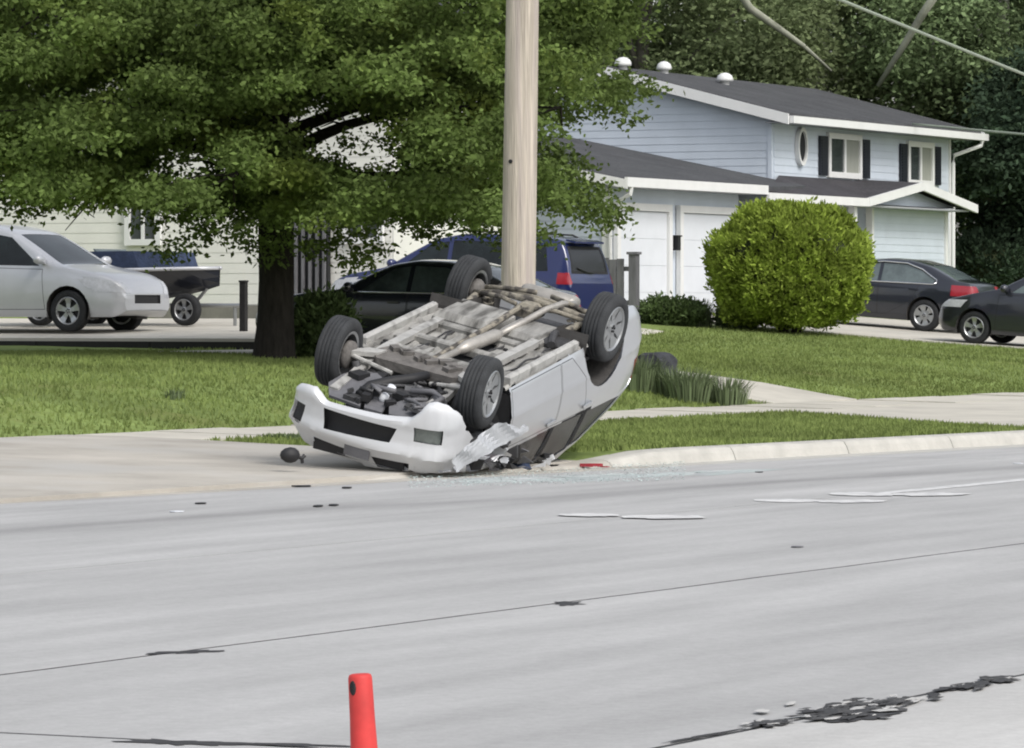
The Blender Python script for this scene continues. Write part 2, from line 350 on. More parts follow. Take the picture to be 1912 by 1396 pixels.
# gutter pan and kerb stones
mb = MB(); mb.add([W(-80, 1.5, -.048), W(260, 1.5, -.048), W(260, -6, -.048), W(-80, -6, -.048)], [[0, 1, 2, 3]])
kb = [W(-60, tk(-60)+.02, -.1)]
kerb_bed = MB()
for s in np.arange(-60, 240, 4.0): kerb_bed.add([W(s, tk(s)-.6, -.03), W(s+4, tk(s+4)-.6, -.03), W(s+4, tk(s+4)+.3, -.03), W(s, tk(s)+.3, -.03)], [[0, 1, 2, 3]])
kerb = tag(kerb_bed.build('kerb', 'joint'), kind='structure')
def kerb_block(a, b, high, mt):
    n = 3; m2 = MB(); prof = [(-.6, 0.0, 0.0), (-.03, -.012, -.012), (.0, .012, .07), (.03, .02, .115), (.07, .028, .128), (.28, .03, .13), (.28, -.06, -.06), (-.6, -.06, -.06)]
    c = len(prof)
    for k in range(n+1):
        s = a+.008+(b-a-.016)*k/n
        hf = min(max((s-39.9)/1.3, 0), 1)*min(max((52.5-s)/1.8, 0), 1) if high else 0
        for (dt, z, z2) in prof: m2.v.append(tuple(W(s, tk(s)+dt, z+(z2-z)*hf)))
    for k in range(n):
        for j in range(c): m2.f.append([k*c+j, (k+1)*c+j, (k+1)*c+(j+1) % c, k*c+(j+1) % c]); m2.m.append(0)
    m2.f += [list(range(c)), [n*c+j for j in range(c)][::-1]]; m2.m += [0, 0]
    return m2.build('kerb_stone', mt, kerb)
s = -30.0
while s < 160:
    L_ = 3.0 if s > 20 else 6.0
    if 40.1 <= s < 50.6: L_ = (2.4, 2.1, 3.6)[(int(s*10)) % 3]
    if s < 40.25 < s+L_: L_ = 40.25-s+.001
    kerb_block(s, s+L_, 39.5 < s+L_ and s < 52.5, ('dusty' if s < 40 else 'kerb') if s < 47.5 else 'walk'); s += L_
# pavement slabs
mb = MB()
for s in np.arange(40.3, 140, 3.0): mb.add([W(s, 3.6, h(3.6)-.02), W(s+3, 3.6, h(3.6)-.02), W(s+3, 5.1, h(5.1)-.02), W(s, 5.1, h(5.1)-.02)], [[0, 1, 2, 3]])
walk = tag(mb.build('sidewalk', 'joint'), kind='structure')
for k, s in enumerate(np.arange(40.3, 138, 1.5)):
    m2 = MB(); z = .025+.008*math.sin(k*2.3)
    m2.prism([W(s+.008, 3.6, h(3.6)+z-.08), W(s+1.492, 3.6, h(3.6)+z-.08), W(s+1.492, 5.1, h(5.1)+z-.08), W(s+.008, 5.1, h(5.1)+z-.08)], (0, 0, .08))
    m2.build('paving_slab', 'walk', walk)
# dusty concrete apron under the wreck, right-hand drive apron, drives and pads
patch('concrete_apron', [(-40, tk(-40)+.285), (40.2, tk(40.2)+.285), (40.2, 5.15), (-40, 5.15)], 'dusty', .02, 60, 8)
patch('driveway_apron', [(50.6, tk(50.6)+.285), (76, tk(76)+.285), (76, 3.59), (55.3, 3.59)], 'drive', .022, 20, 8)
patch('left_driveway', [(58.3, 5.11), (61.3, 5.11), (61.3, 15), (58.3, 15)], 'drive', .03, 6, 20)
patch('garage_walk', [(70, 14.5), (77.3, 15.6), (77.9, 16.7), (70, 17.5)], 'drive', .03, 8, 6)
patch('garage_driveway', [(82.55, 5.11), (94, 5.11), (94, 19.35), (82.55, 19.35)], 'drive', .03, 10, 24)
patch('suv_pad', [(70.6, 17.55), (75.2, 17.55), (75.2, 23.5), (70.6, 23.5)], 'drive', .03, 6, 10)
pm = MB(); 
def padz(s): return 1.07+.035*(s-61.8)
pm.v = [tuple(W(s, t, z)) for s in (61.8, 70.2) for t in (15.1, 34) for z in (padz(s), .5)]
pm.f = [[0, 4, 6, 2], [0, 2, 3, 1], [4, 5, 7, 6], [0, 1, 5, 4], [2, 6, 7, 3]]; pm.m = [0]*5
tag(pm.build('parking_pad', 'drive'), kind='structure')
em = MB()
for k in range(9): em.prism([W(61.70, 15.12+k*2.1, .80), W(61.70, 15.10+(k+1)*2.1, .80), W(61.70, 15.10+(k+1)*2.1, padz(61.8)-.05), W(61.70, 15.12+k*2.1, padz(61.8)-.05)], tuple(U3*.09))
tag(em.build('pad_retaining_edge', 'post'), kind='structure')

# painted lines and worn paint strokes on the road
def strip(pts, wd, z=.004):
    """pts: photograph points read off the road; a stroke of paint this wide"""
    P = []
    for (x, y) in pts:
        d = EYE*FPX/(y-HY); P.append(Vector(((x-CX)/FPX*d, d, z)))
    m2 = MB(); n = 12; L_ = []
    for i in range(len(P)-1):
        for k in range(n): L_.append(P[i].lerp(P[i+1], k/n))
    L_.append(P[-1])
    for i, p in enumerate(L_):
        d = (L_[min(i+1, len(L_)-1)]-L_[max(i-1, 0)]).normalized(); a = Vector((-d.y, d.x, 0)); e = min(1, i/4+.25, (len(L_)-1-i)/4+.25)
        q = wd*e*(.85+.3*random.random()); m2.v += [tuple(p-a*q/2), tuple(p+a*q/2)]
    for i in range(len(L_)-1): m2.f.append([2*i, 2*i+1, 2*i+3, 2*i+2]); m2.m.append(0)
    return m2
lay = 0
for pts, wd in [([(1596, 926), (1912, 896), (2060, 882)], .2), ([(1415, 936), (1528, 934)], .65), ([(1540, 935), (1640, 938)], .6), ([(1552, 924), (1668, 923)], .75), ([(1682, 922), (1785, 926)], .65), ([(1048, 964), (1150, 962)], .55), ([(1170, 965), (1310, 969)], .55), ([(900, 897), (1060, 893)], .10)]:
    o = strip(pts, wd, .003+.0012*lay).build('road_marking', 'paint', road); lay += 1

# broken joints filled with black asphalt
def blob(cx_, cy_, rx, ry, seed, skew=0.0, z=.004, n=26, rough=.35, lump=.014):
    rr = random.Random(seed); d0 = EYE*FPX/(cy_-HY); m2 = MB(); rings = 4
    ph = [rr.random()*6.28 for _ in range(6)]
    def edge(a): return 1+rough*(.5*math.sin(2*a+ph[0])+.4*math.sin(5*a+ph[1])+.35*math.sin(9*a+ph[2])+.2*math.sin(14*a+ph[3]))
    for r_ in range(rings+1):
        for k in range(n):
            a = 2*math.pi*k/n; e = edge(a)*r_/rings; X = cx_+rx*e*math.cos(a); Y = cy_+ry*e*math.sin(a)-skew*(X-cx_); d = EYE*FPX/(Y-HY)
            m2.v.append(((X-CX)/FPX*d, d, z+(lump*rr.random() if r_ < rings else -.001)))
    for r_ in range(rings):
        for k in range(n): m2.f.append([r_*n+k, r_*n+(k+1) % n, (r_+1)*n+(k+1) % n, (r_+1)*n+k]); m2.m.append(0)
    return m2
for i, (q, mt_) in enumerate([((1060, 1127, 30, 3.2, 6, .02), 'joint'), ((345, 1218, 58, 3, 7, .03), 'joint'), ((330, 1387, 80, 5, 8, -.03), 'joint'), ((520, 1391, 120, 2.5, 9, -.03), 'joint'), ((1310, 1376, 60, 2.2, 11, .17), 'joint'),
        ((1600, 1325, 66, 17, 1, .09), 'patch'), ((1610, 1340, 60, 6, 10, .08), 'joint'), ((1437, 1353, 30, 5, 2, .06), 'patch'), ((1790, 1286, 44, 5, 4, .12), 'joint'), ((1868, 1271, 34, 4, 5, -.05), 'patch')]):
    blob(*q[:5], skew=q[5], z=.003+.0004*i, lump=.0008, rough=.5, n=40).build('asphalt_patch', mt_, road)
# crumbled edges of the broken joint: many small scabs of tar, dark hollows and pale flakes
rr = random.Random(41); bins = {'patch': MB(), 'joint': MB(), 'rubble': MB()}
for k in range(170):
    cx_, cy_, sx, sy, sk = rr.choice([(1600, 1325, 80, 15, .09)]*4+[(1437, 1353, 42, 6, .06), (1690, 1311, 60, 7, .12), (1795, 1285, 60, 6, .12), (1868, 1271, 34, 5, -.05), (1560, 1338, 90, 8, .1)])
    dx = rr.gauss(0, .55)*sx; x = cx_+dx; y = cy_-sk*dx+rr.gauss(0, .55)*sy; mt_ = rr.choice(['patch', 'patch', 'patch', 'joint', 'joint', 'rubble'])
    m2 = blob(x, y, rr.uniform(5, 20), rr.uniform(1.0, 3.4), k, skew=sk, z=.0085+.00003*k, n=9, rough=.6, lump=.0012); bins[mt_].add(m2.v, m2.f)
for mt_, m2 in bins.items(): o = m2.build('joint_rubble', mt_, road); o['kind'] = 'stuff'
for q in [(1050, 893, 190, 6, 31, .04), (1300, 884, 120, 4, 32, .05)]: blob(*q[:5], skew=q[5], z=.002, rough=.5).build('coolant_stain', 'stain', road)

# ------------------------------------------------------------------ houses
def P3(s, T, z): return Vector((s*SU-T*CU, s*CU+T*SU, z))
def boards(root, axis, c, a0, a1, z0, z1, out, mt, clip=None, course=.165, name='siding_board', proud=.018):
    """lap siding: one board per course on the wall plane; axis 's': wall runs along s at T=c; axis 'T': wall runs along T at s=c. clip(z)->(a0,a1)"""
    n = int(round((z1-z0)/course)); dz = (z1-z0)/n; nrm = U3 if axis == 'T' else N3
    for k in range(n):
        za, zb = z0+k*dz, z0+(k+1)*dz-.002
        A0, A1 = clip(za) if clip else (a0, a1); B0, B1 = clip(zb) if clip else (a0, a1)
        if A1-A0 < .05: continue
        if B1 < B0: B0 = B1 = (B0+B1)/2
        def q(a, z, o_): 
            p = P3(a, c, z) if axis == 's' else P3(c, a, z)
            return p+nrm*(out*o_)
        vs = [q(A0, za, proud), q(A1, za, proud), q(B1, zb, .008), q(B0, zb, .008), q(A0, za, -.01), q(A1, za, -.01), q(B1, zb, -.01), q(B0, zb, -.01)]
        m2 = MB(); m2.add(vs, [[0, 1, 2, 3], [4, 7, 6, 5], [0, 4, 5, 1], [1, 5, 6, 2], [2, 6, 7, 3], [3, 7, 4, 0]])
        wb(m2, name, mt, root)
def bx(s0, s1, Ta, Tb, z0, z1):
    m2 = MB(); m2.prism([P3(s0, Ta, z0), P3(s1, Ta, z0), P3(s1, Tb, z0), P3(s0, Tb, z0)], (0, 0, z1-z0)); return m2
def addbx(m2, s0, s1, Ta, Tb, z0, z1, mi=0): return m2.prism([P3(s0, Ta, z0), P3(s1, Ta, z0), P3(s1, Tb, z0), P3(s0, Tb, z0)], (0, 0, z1-z0), mi)
def slabroof(m2, pts, th=.10, mi=0): m2.prism(pts, (0, 0, th), mi)

house = empty('garage_house', P3(95, 42, 1.3))
tag(house, 'pale blue two storey house with double garage and dark shutters behind the round bush', 'house')
B = house
# solid cores behind the siding
core = MB(); addbx(core, 93.0, 103.7, 40.6, 48.6, 1.0, 5.72); core.prism([P3(93.0, 40.6, 5.72), P3(93.0, 48.6, 5.72), P3(93.0, 44.4, 6.74)], tuple(U3*10.7))
wb(core, 'wall', 'siding', B)
core = MB(); addbx(core, 82.83, 89.2, 39.7, 51.3, 1.0, 3.98); core.prism([P3(82.83, 39.7, 3.98), P3(82.83, 51.3, 3.98), P3(82.83, 45.5, 5.14)], tuple(U3*6.37)); addbx(core, 89.2, 93.0, 41.5, 48, 1.0, 3.98)
wb(core, 'garage_wall', 'siding', B)
core = MB(); addbx(core, 96.63, 101.2, 39.72, 40.55, 1.0, 3.86); core.prism([P3(95.1, 39.5, 3.90), P3(101.3, 39.5, 3.90), P3(98.2, 39.5, 4.30)], tuple(N3*1.0)); wb(core, 'porch_wall', 'siding', B)
# siding
rk = lambda z: (40.6, 48.6) if z < 5.72 else (40.6+(z-5.72)/.268, 48.6-(z-5.72)/.243)
boards(B, 'T', 93.0, 40.6, 48.6, 3.2, 6.70, -1, 'siding', rk)
boards(B, 's', 40.6, 93.15, 103.6, 3.9, 5.7, -1, 'siding')
rg = lambda z: (39.7, 51.3) if z < 3.98 else (39.7+(z-3.98)/.2, 51.3-(z-3.98)/.2)
boards(B, 'T', 82.83, 39.7, 51.3, 1.35, 5.1, -1, 'siding', rg)
boards(B, 's', 39.7, 82.9, 89.2, 3.67, 3.98, -1, 'siding')
boards(B, 's', 39.72, 96.75, 101.1, 1.4, 3.82, -1, 'siding'); boards(B, 'T', 96.63, 39.8, 40.55, 1.4, 3.82, -1, 'siding')
rp = lambda z: (95.1+(z-3.9)/.13, 101.3-(z-3.9)/.13)
boards(B, 's', 39.49, 95.1, 101.3, 3.9, 4.29, -1, 'siding', rp, .13)
# corner boards and trim
tr = MB()
for (s, T) in ((93.0, 40.6), (103.7, 40.6)):
    t2 = MB(); addbx(t2, s-.035, s+.05, T-.035, T+.06, 1.0, 5.66); wb(t2, 'corner_board', 'siding' if s < 95 else 'white_trim', B)
addbx(tr, 82.77, 82.93, 39.65, 39.8, 1.0, 3.95)
for (a, b) in ((101.1, 101.26), (96.57, 96.68)): t2 = MB(); addbx(t2, a, b, 39.66, 39.82, 1.0, 3.86); wb(t2, 'corner_board', 'white_trim', B)
wb(tr, 'corner_board', 'white_trim', B)
# main roof
zr, ze = 6.86, 5.74
rf = MB(); slabroof(rf, [P3(92.68, 40.08, ze), P3(104.5, 40.08, ze), P3(104.5, 44.4, zr), P3(92.68, 44.4, zr)]); slabroof(rf, [P3(92.68, 44.4, zr), P3(104.5, 44.4, zr), P3(104.5, 49.1, ze-.15), P3(92.68, 49.1, ze-.15)])
roof = wb(rf, 'roof', 'shingle', B)
fs = MB()
fs.prism([P3(92.62, 40.02, ze-.16), P3(92.62, 40.02, ze+.07), P3(92.62, 44.4, zr+.07), P3(92.62, 44.4, zr-.16)], tuple(U3*.05)); wb(fs, 'rake_board', 'white_trim', B); fs = MB()
fs.prism([P3(92.62, 49.15, ze-.31), P3(92.62, 49.15, ze-.08), P3(92.62, 44.4, zr+.07), P3(92.62, 44.4, zr-.16)], tuple(U3*.05)); wb(fs, 'rake_board', 'white_trim', B); fs = MB()
fs.prism([P3(104.53, 40.02, ze-.16), P3(104.53, 40.02, ze+.07), P3(104.53, 44.4, zr+.07), P3(104.53, 44.4, zr-.16)], tuple(U3*.05))
wb(fs, 'rake_board', 'white_trim', B)
gt = MB(); addbx(gt, 92.7, 104.6, 39.92, 40.06, ze-.13, ze+.03); wb(gt, 'gutter', 'white_trim', B)
sf = MB(); addbx(sf, 92.7, 104.5, 40.08, 40.6, ze-.12, ze-.09); wb(sf, 'soffit', 'soffit', B)
ds = MB(); ds.tube([P3(104.3, 39.98, ze-.12), P3(104.3, 40.0, ze-.25), P3(103.78, 40.5, ze-.5), P3(103.78, 40.52, ze-.7), P3(103.78, 40.52, 1.4)], .05, 6); wb(ds, 'downspout', 'white_trim', B)
for (s, T, r_) in ((93.0, 44.2, .19), (95.4, 44.3, .17), (97.0, 43.5, .19)):
    z = zr-(44.4-T)*.259+.1; vm = MB(); vm.lathe([(.10, -.1), (.10, .06), (r_, .07), (r_*1.02, .12), (r_*.85, .20), (r_*.45, .25), (.001, .265)], 14, Matrix.Translation(P3(s, T, z)), axis='z'); child(vm.build('roof_vent', 'white_trim', smooth=True), B)
# garage roof
zg, zt = 4.02, 5.30
rf = MB(); slabroof(rf, [P3(82.5, 39.16, zg), P3(89.45, 39.16, zg), P3(92.98, 39.75, zg+.12), P3(92.98, 45.5, zt), P3(82.5, 45.5, zt)]); slabroof(rf, [P3(82.5, 45.5, zt), P3(92.98, 45.5, zt), P3(92.98, 51.9, zg), P3(82.5, 51.9, zg)])
wb(rf, 'garage_roof', 'shingle', B)
fs = MB(); addbx(fs, 82.45, 89.4, 39.08, 39.15, zg-.06, zg+.13)
fs.prism([P3(82.44, 39.1, zg-.10), P3(82.44, 39.1, zg+.08), P3(82.44, 45.5, zt+.08), P3(82.44, 45.5, zt-.10)], tuple(U3*.05)); wb(fs, 'garage_fascia', 'white_trim', B)
sf = MB(); addbx(sf, 82.5, 89.4, 39.16, 39.7, zg-.06, zg-.03); wb(sf, 'garage_soffit', 'soffit', B)
ds = MB(); ds.tube([P3(82.7, 39.12, zg-.06), P3(82.7, 39.14, zg-.2), P3(82.74, 39.6, zg-.42), P3(82.74, 39.6, 1.45)], .045, 6); wb(ds, 'garage_downspout', 'white_trim', B)
# garage doors with panels
for (a, b) in ((83.2, 85.5), (86.2, 88.8)):
    fr = MB(); addbx(fr, a-.16, b+.16, 39.58, 39.68, 3.52, 3.67); addbx(fr, a-.16, a, 39.58, 39.68, 1.3, 3.52); addbx(fr, b, b+.16, 39.58, 39.68, 1.3, 3.52)
    f_ = wb(fr, 'garage_door', 'white_trim', B)
    for k in range(4):
        pn = MB(); addbx(pn, a+.005, b-.005, 39.64, 39.69, 1.33+k*.545, 1.33+(k+1)*.545-.005); child(pn.build('door_panel', 'door_white'), f_)
lamp = MB(); addbx(lamp, 85.78, 85.92, 39.52, 39.66, 2.74, 3.02); addbx(lamp, 85.75, 85.95, 39.50, 39.66, 3.02, 3.05); wb(lamp, 'wall_lamp', 'glow_off', B)
# porch roof, hipped at its left end, with a low front gable
zp, zq = 3.92, 4.42
rf = MB(); slabroof(rf, [P3(89.42, 39.15, zp), P3(95.2, 39.15, zp), P3(97.6, 40.58, zq), P3(93.4, 40.58, zq)], .07)
slabroof(rf, [P3(95.0, 39.13, zp+.005), P3(98.2, 39.13, 4.36), P3(98.2, 40.58, 4.45), P3(95.0, 40.58, 4.2)], .07); slabroof(rf, [P3(98.2, 39.13, 4.36), P3(101.5, 39.13, zp+.005), P3(101.5, 40.58, zp+.05), P3(98.2, 40.58, 4.45)], .07)
wb(rf, 'porch_roof', 'shingle_dark', B)
fs = MB(); addbx(fs, 89.4, 95.0, 39.06, 39.13, zp-.10, zp+.08)
fs.prism([P3(94.95, 39.05, zp-.10), P3(94.95, 39.05, zp+.09), P3(98.2, 39.05, 4.44), P3(98.2, 39.05, 4.25)], tuple(N3*.07)); fs.prism([P3(101.62, 39.05, zp-.12), P3(101.62, 39.05, zp+.07), P3(98.2, 39.05, 4.44), P3(98.2, 39.05, 4.25)], tuple(N3*.07))
wb(fs, 'porch_fascia', 'white_trim', B)
sf = MB(); addbx(sf, 89.5, 101.3, 39.16, 40.55, zp-.10, zp-.06); wb(sf, 'porch_soffit', 'soffit', B)
po = MB(); addbx(po, 94.55, 94.70, 39.25, 39.40, 1.35, zp-.1); wb(po, 'porch_post', 'white_trim', B)
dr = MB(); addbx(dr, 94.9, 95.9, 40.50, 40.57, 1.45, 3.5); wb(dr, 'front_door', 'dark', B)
fl = MB(); addbx(fl, 89.3, 96.6, 39.3, 40.6, 1.2, 1.42); wb(fl, 'porch_floor', 'walk', B)
bh = MB(); addbx(bh, 89.2, 93, 41.44, 41.5, 1.2, 3.9); wb(bh, 'entry_wall', 'siding', B)
# upper windows
def window(a, b, z0, z1, T, root, curtain=True, f=.13):
    fr = MB(); addbx(fr, a, b, T-.09, T-.01, z1-f, z1); addbx(fr, a, b, T-.09, T-.01, z0, z0+f); addbx(fr, a, a+f, T-.09, T-.01, z0+f, z1-f); addbx(fr, b-f, b, T-.09, T-.01, z0+f, z1-f)
    addbx(fr, (a+b)/2-.05, (a+b)/2+.05, T-.08, T-.01, z0+f, z1-f)
    w_ = wb(fr, 'window', 'white_trim', root)
    p = MB(); addbx(p, a+f, (a+b)/2-.05, T-.05, T-.03, z0+f, z1-f); child(p.build('pane', 'glass_house'), w_)
    p = MB(); addbx(p, (a+b)/2+.05, b-f, T-.05, T-.03, z0+f, z1-f); child(p.build('pane', 'curtain' if curtain else 'glass_house'), w_)
    return w_
window(96.1, 98.05, 4.52, 5.53, 40.6, B); window(100.9, 102.55, 4.46, 5.50, 40.6, B)
for (a, b, z0, z1) in ((95.62, 96.06, 4.55, 5.44), (98.12, 98.55, 4.55, 5.44), (100.45, 100.86, 4.50, 5.42), (102.6, 103.0, 4.50, 5.42)):
    sh = MB(); addbx(sh, a, b, 40.52, 40.57, z0, z1)
    for k in range(12): addbx(sh, a+.05, b-.05, 40.505, 40.52, z0+.06+k*(z1-z0-.12)/12, z0+.06+(k+.55)*(z1-z0-.12)/12)
    wb(sh, 'shutter', 'shutter', B)
ov = MB(); oc = P3(94.55, 40.5, 5.16)
def ring(r0, r1, d0, d1, m2):
    n = 28; o = len(m2.v)
    for (r_, d_) in ((r0, d0), (r1, d0), (r1, d1), (r0, d1)):
        for k in range(n): a = 2*math.pi*k/n; m2.v.append(tuple(oc+U3*(r_*.62*math.cos(a))+Vector((0, 0, r_*math.sin(a)))-N3*d_))
    for i in range(4):
        for k in range(n): m2.f.append([o+i*n+k, o+i*n+(k+1) % n, o+((i+1) % 4)*n+(k+1) % n, o+((i+1) % 4)*n+k]); m2.m.append(0)
ring(.345, .43, -.08, .02, ov); ow = wb(ov, 'oval_window', 'white_trim', B)
pm2 = MB(); pm2.add([oc+U3*(.352*.62*math.cos(2*math.pi*k/28))+Vector((0, 0, .352*math.sin(2*math.pi*k/28)))+N3*.03 for k in range(28)], [list(range(28))]); child(pm2.build('pane', 'dark'), ow)

# white house behind the shade tree
wh = empty('white_house', P3(79, 45, 1.2)); tag(wh, 'white sided house half hidden behind the shade tree', 'house')
core = MB(); addbx(core, 75.5, 81.4, 40.6, 58, .9, 6.2); wb(core, 'wall', 'siding_white', wh)
boards(wh, 'T', 75.5, 40.65, 57.9, 1.62, 6.15, -1, 'siding_white', course=.2, proud=.015)
fd = MB(); addbx(fd, 75.44, 81.46, 40.54, 58.06, .8, 1.6); wb(fd, 'foundation', 'found', wh)
rf = MB(); slabroof(rf, [P3(75.0, 40.1, 6.2), P3(78.45, 40.1, 7.5), P3(78.45, 58.5, 7.5), P3(75.0, 58.5, 6.2)], .12); slabroof(rf, [P3(78.45, 40.1, 7.5), P3(81.9, 40.1, 6.2), P3(81.9, 58.5, 6.2), P3(78.45, 58.5, 7.5)], .12); wb(rf, 'roof', 'shingle', wh)
fs = MB(); addbx(fs, 74.93, 75.0, 40.1, 58.5, 6.12, 6.34); wb(fs, 'gutter', 'white_trim', wh)
def side_window(Ta, Tb, z0, z1, pane='glass_house'):
    f = .12; fr = MB(); s0, s1 = 75.38, 75.47
    addbx(fr, s0, s1, Ta, Tb, z1-f, z1); addbx(fr, s0, s1, Ta, Tb, z0, z0+f); addbx(fr, s0, s1, Ta, Ta+f, z0+f, z1-f); addbx(fr, s0, s1, Tb-f, Tb, z0+f, z1-f); addbx(fr, s0+.01, s1, (Ta+Tb)/2-.03, (Ta+Tb)/2+.03, z0+f, z1-f)
    w_ = wb(fr, 'window', 'white_trim', wh)
    p = MB(); addbx(p, s0+.05, s0+.07, Ta+f, (Ta+Tb)/2-.03, z0+f, z1-f); child(p.build('pane', pane), w_)
    p = MB(); addbx(p, s0+.05, s0+.07, (Ta+Tb)/2+.03, Tb-f, z0+f, z1-f); child(p.build('pane', pane), w_)
side_window(40.78, 41.62, 2.75, 3.65); side_window(45.6, 46.4, 2.75, 4.0); side_window(50.2, 51.2, 2.8, 4.0); side_window(43.2, 44.3, 4.8, 5.7)
# shaded porch door with screen bars
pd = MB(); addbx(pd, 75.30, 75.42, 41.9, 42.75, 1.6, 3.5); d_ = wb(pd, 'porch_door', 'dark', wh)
for k in range(6):
    p = MB(); addbx(p, 75.22, 75.28, 41.92+k*.15, 41.97+k*.15, 1.62, 3.4); child(p.build('screen_bar', 'fence'), d_)
# ------------------------------------------------------------------ vehicles
def ip(tab, x):
    xs = [a for a, b in tab]; zs = [b for a, b in tab]
    if xs[0] > xs[-1]: xs, zs = xs[::-1], zs[::-1]
    return float(np.interp(x, xs, zs))
SIDE = [(0, .925), (.12, .965), (.3, .99), (.5, 1.0), (.75, .995), (.9, .98), (1, .955)]
def smooth_tab(tab, k=.10):
    return lambda x: (ip(tab, x-k)+2*ip(tab, x)+ip(tab, x+k))/4
class Car:
    def __init__(s, sp):
        s.sp = sp; s.W = sp['W']; s.x1 = sp['top'][0][0]; s.x0 = sp['top'][-1][0]
        s.top = smooth_tab(sp['top'], .07); s.bot = smooth_tab(sp['bot'], .06); s.bel = smooth_tab(sp['belt'], .1); s.plan = smooth_tab(sp['plan'], .04)
        s.bm = s.shell()
    def section(s, x):
        zb, zt = s.bot(x), s.top(x); hw = s.W*s.plan(x); zl = max(min(s.bel(x), zt-.03), zb+.05); zt = max(zt, zl+.02)
        p = [(0, zb+.02), (hw*.5, zb+.02), (hw*.86, zb+.008)]
        for f in s.sp.get('rows', (0, .06, .14, .24, .36, .5, .64, .78, .9, 1)): p.append((hw*ip(s.sp.get('side', SIDE), f), zb+(zl-zb)*f))
        yb = hw*.955; H = zt-zl; r = min(.11, H*.6); tu = s.sp.get('tumble', .36); f0 = H-r
        for q in (.35, .7, 1): p.append((yb-tu*f0*q, zl+f0*q))
        ye = yb-tu*f0
        p += [(ye-r*.18, zl+f0+r*.5), (ye-r*.5, zl+f0+r*.83), (ye-r*1.05, zt-.002), (ye*.6, zt+.010), (ye*.3, zt+.016), (0, zt+.018)]
        return p
    def side_y(s, x, z):
        p = s.section(x)[3:]
        return float(np.interp(z, [b for a, b in p[:-6]], [a for a, b in p[:-6]]))
    def shell(s):
        bm = bmesh.new(); n = int((s.x1-s.x0)/.065); rows = []
        xs = [s.x1-(s.x1-s.x0)*(.5-.5*math.cos(math.pi*k/n))*.25-(s.x1-s.x0)*k/n*.75 for k in range(n+1)]
        for x in xs:
            sec = s.section(x); ring = [bm.verts.new((x, y, z)) for y, z in sec]+[bm.verts.new((x, -y, z)) for y, z in sec[-2:0:-1]]; rows.append(ring)
        m = len(rows[0])
        for a, b in zip(rows, rows[1:]):
            for k in range(m): bm.faces.new((a[k], a[(k+1) % m], b[(k+1) % m], b[k]))
        for ring in (rows[0], rows[-1]):                    # close the ends row by row so that they can be cut cleanly
            q = m//2
            for k in range(q):
                a, b, c, d = ring[k], ring[k+1], ring[(m-k-1) % m], ring[(m-k) % m]
                vs = []
                for v in (a, b, c, d):
                    if v not in vs: vs.append(v)
                if len(vs) > 2: bm.faces.new(vs)
        bmesh.ops.recalc_face_normals(bm, faces=bm.faces); bm.normal_update(); return bm
    def cut(s, poly, axis, cond):
        """faces inside a convex outline seen along axis ('y' outline in x,z; 'x' in y,z; 'z' in x,y)"""
        ia, ib = {'y': (0, 2), 'x': (1, 2), 'z': (0, 1)}[axis]; bm = s.bm; bm.normal_update()
        faces = list(cond) if isinstance(cond, (list, set)) else [f for f in bm.faces if cond(f.calc_center_median(), f.normal)]
        area = sum(poly[i][0]*poly[(i+1) % len(poly)][1]-poly[(i+1) % len(poly)][0]*poly[i][1] for i in range(len(poly)))
        P = poly if area > 0 else poly[::-1]
        for i in range(len(P)):
            p, q = P[i], P[(i+1) % len(P)]; no = Vector((0, 0, 0)); no[ia] = q[1]-p[1]; no[ib] = -(q[0]-p[0]); no.normalize(); co = Vector((0, 0, 0)); co[ia], co[ib] = p
            fs = set(faces); es = {e for f in fs for e in f.edges}; vs = {v for f in fs for v in f.verts}
            r = bmesh.ops.bisect_plane(bm, geom=list(fs)+list(es)+list(vs), dist=1e-5, plane_co=co, plane_no=no)
            allf = {g for g in r['geom'] if isinstance(g, bmesh.types.BMFace)} | {f for f in fs if f.is_valid}
            faces = [f for f in allf if (f.calc_center_median()-co).dot(no) <= 1e-6]
        return faces
    def extract(s, faces, name, mt, root, off=0.0, keep=False, solid=0.0):
        b2 = bmesh.new(); mp = {}; s.bm.normal_update()
        for f in faces:
            for v in f.verts:
                if v not in mp: mp[v] = b2.verts.new(v.co+v.normal*off)
        for f in faces:
            try: b2.faces.new([mp[v] for v in f.verts])
            except ValueError: pass
        if not keep: bmesh.ops.delete(s.bm, geom=[f for f in faces if f.is_valid], context='FACES')
        if solid: bmesh.ops.recalc_face_normals(b2, faces=b2.faces); bmesh.ops.solidify(b2, geom=b2.faces[:], thickness=solid)
        return s.finish(b2, name, mt, root)
    def finish(s, b2, name, mt, root):
        for e in b2.edges:
            if len(e.link_faces) == 2 and e.calc_face_angle(0) > R(38): e.smooth = False
        for f in b2.faces: f.smooth = True
        me = bpy.data.meshes.new(name); b2.to_mesh(me); b2.free()
        for x in (mt if isinstance(mt, (list, tuple)) else [mt]): me.materials.append(M[x])
        return link(name, me, root)
def shrink(poly, d):
    """a convex outline pulled in by d"""
    n = len(poly); area = sum(poly[i][0]*poly[(i+1) % n][1]-poly[(i+1) % n][0]*poly[i][1] for i in range(n)); P = poly if area > 0 else poly[::-1]; out = []
    for i in range(n):
        p0, p1, p2 = Vector(P[i-1]), Vector(P[i]), Vector(P[(i+1) % n]); a = (p1-p0).normalized(); b = (p2-p1).normalized()
        n1, n2 = Vector((-a.y, a.x)), Vector((-b.y, b.x)); m = (n1+n2); m = m/max(m.length_squared/2, .2); out.append(tuple(p1+m*d))
    return out
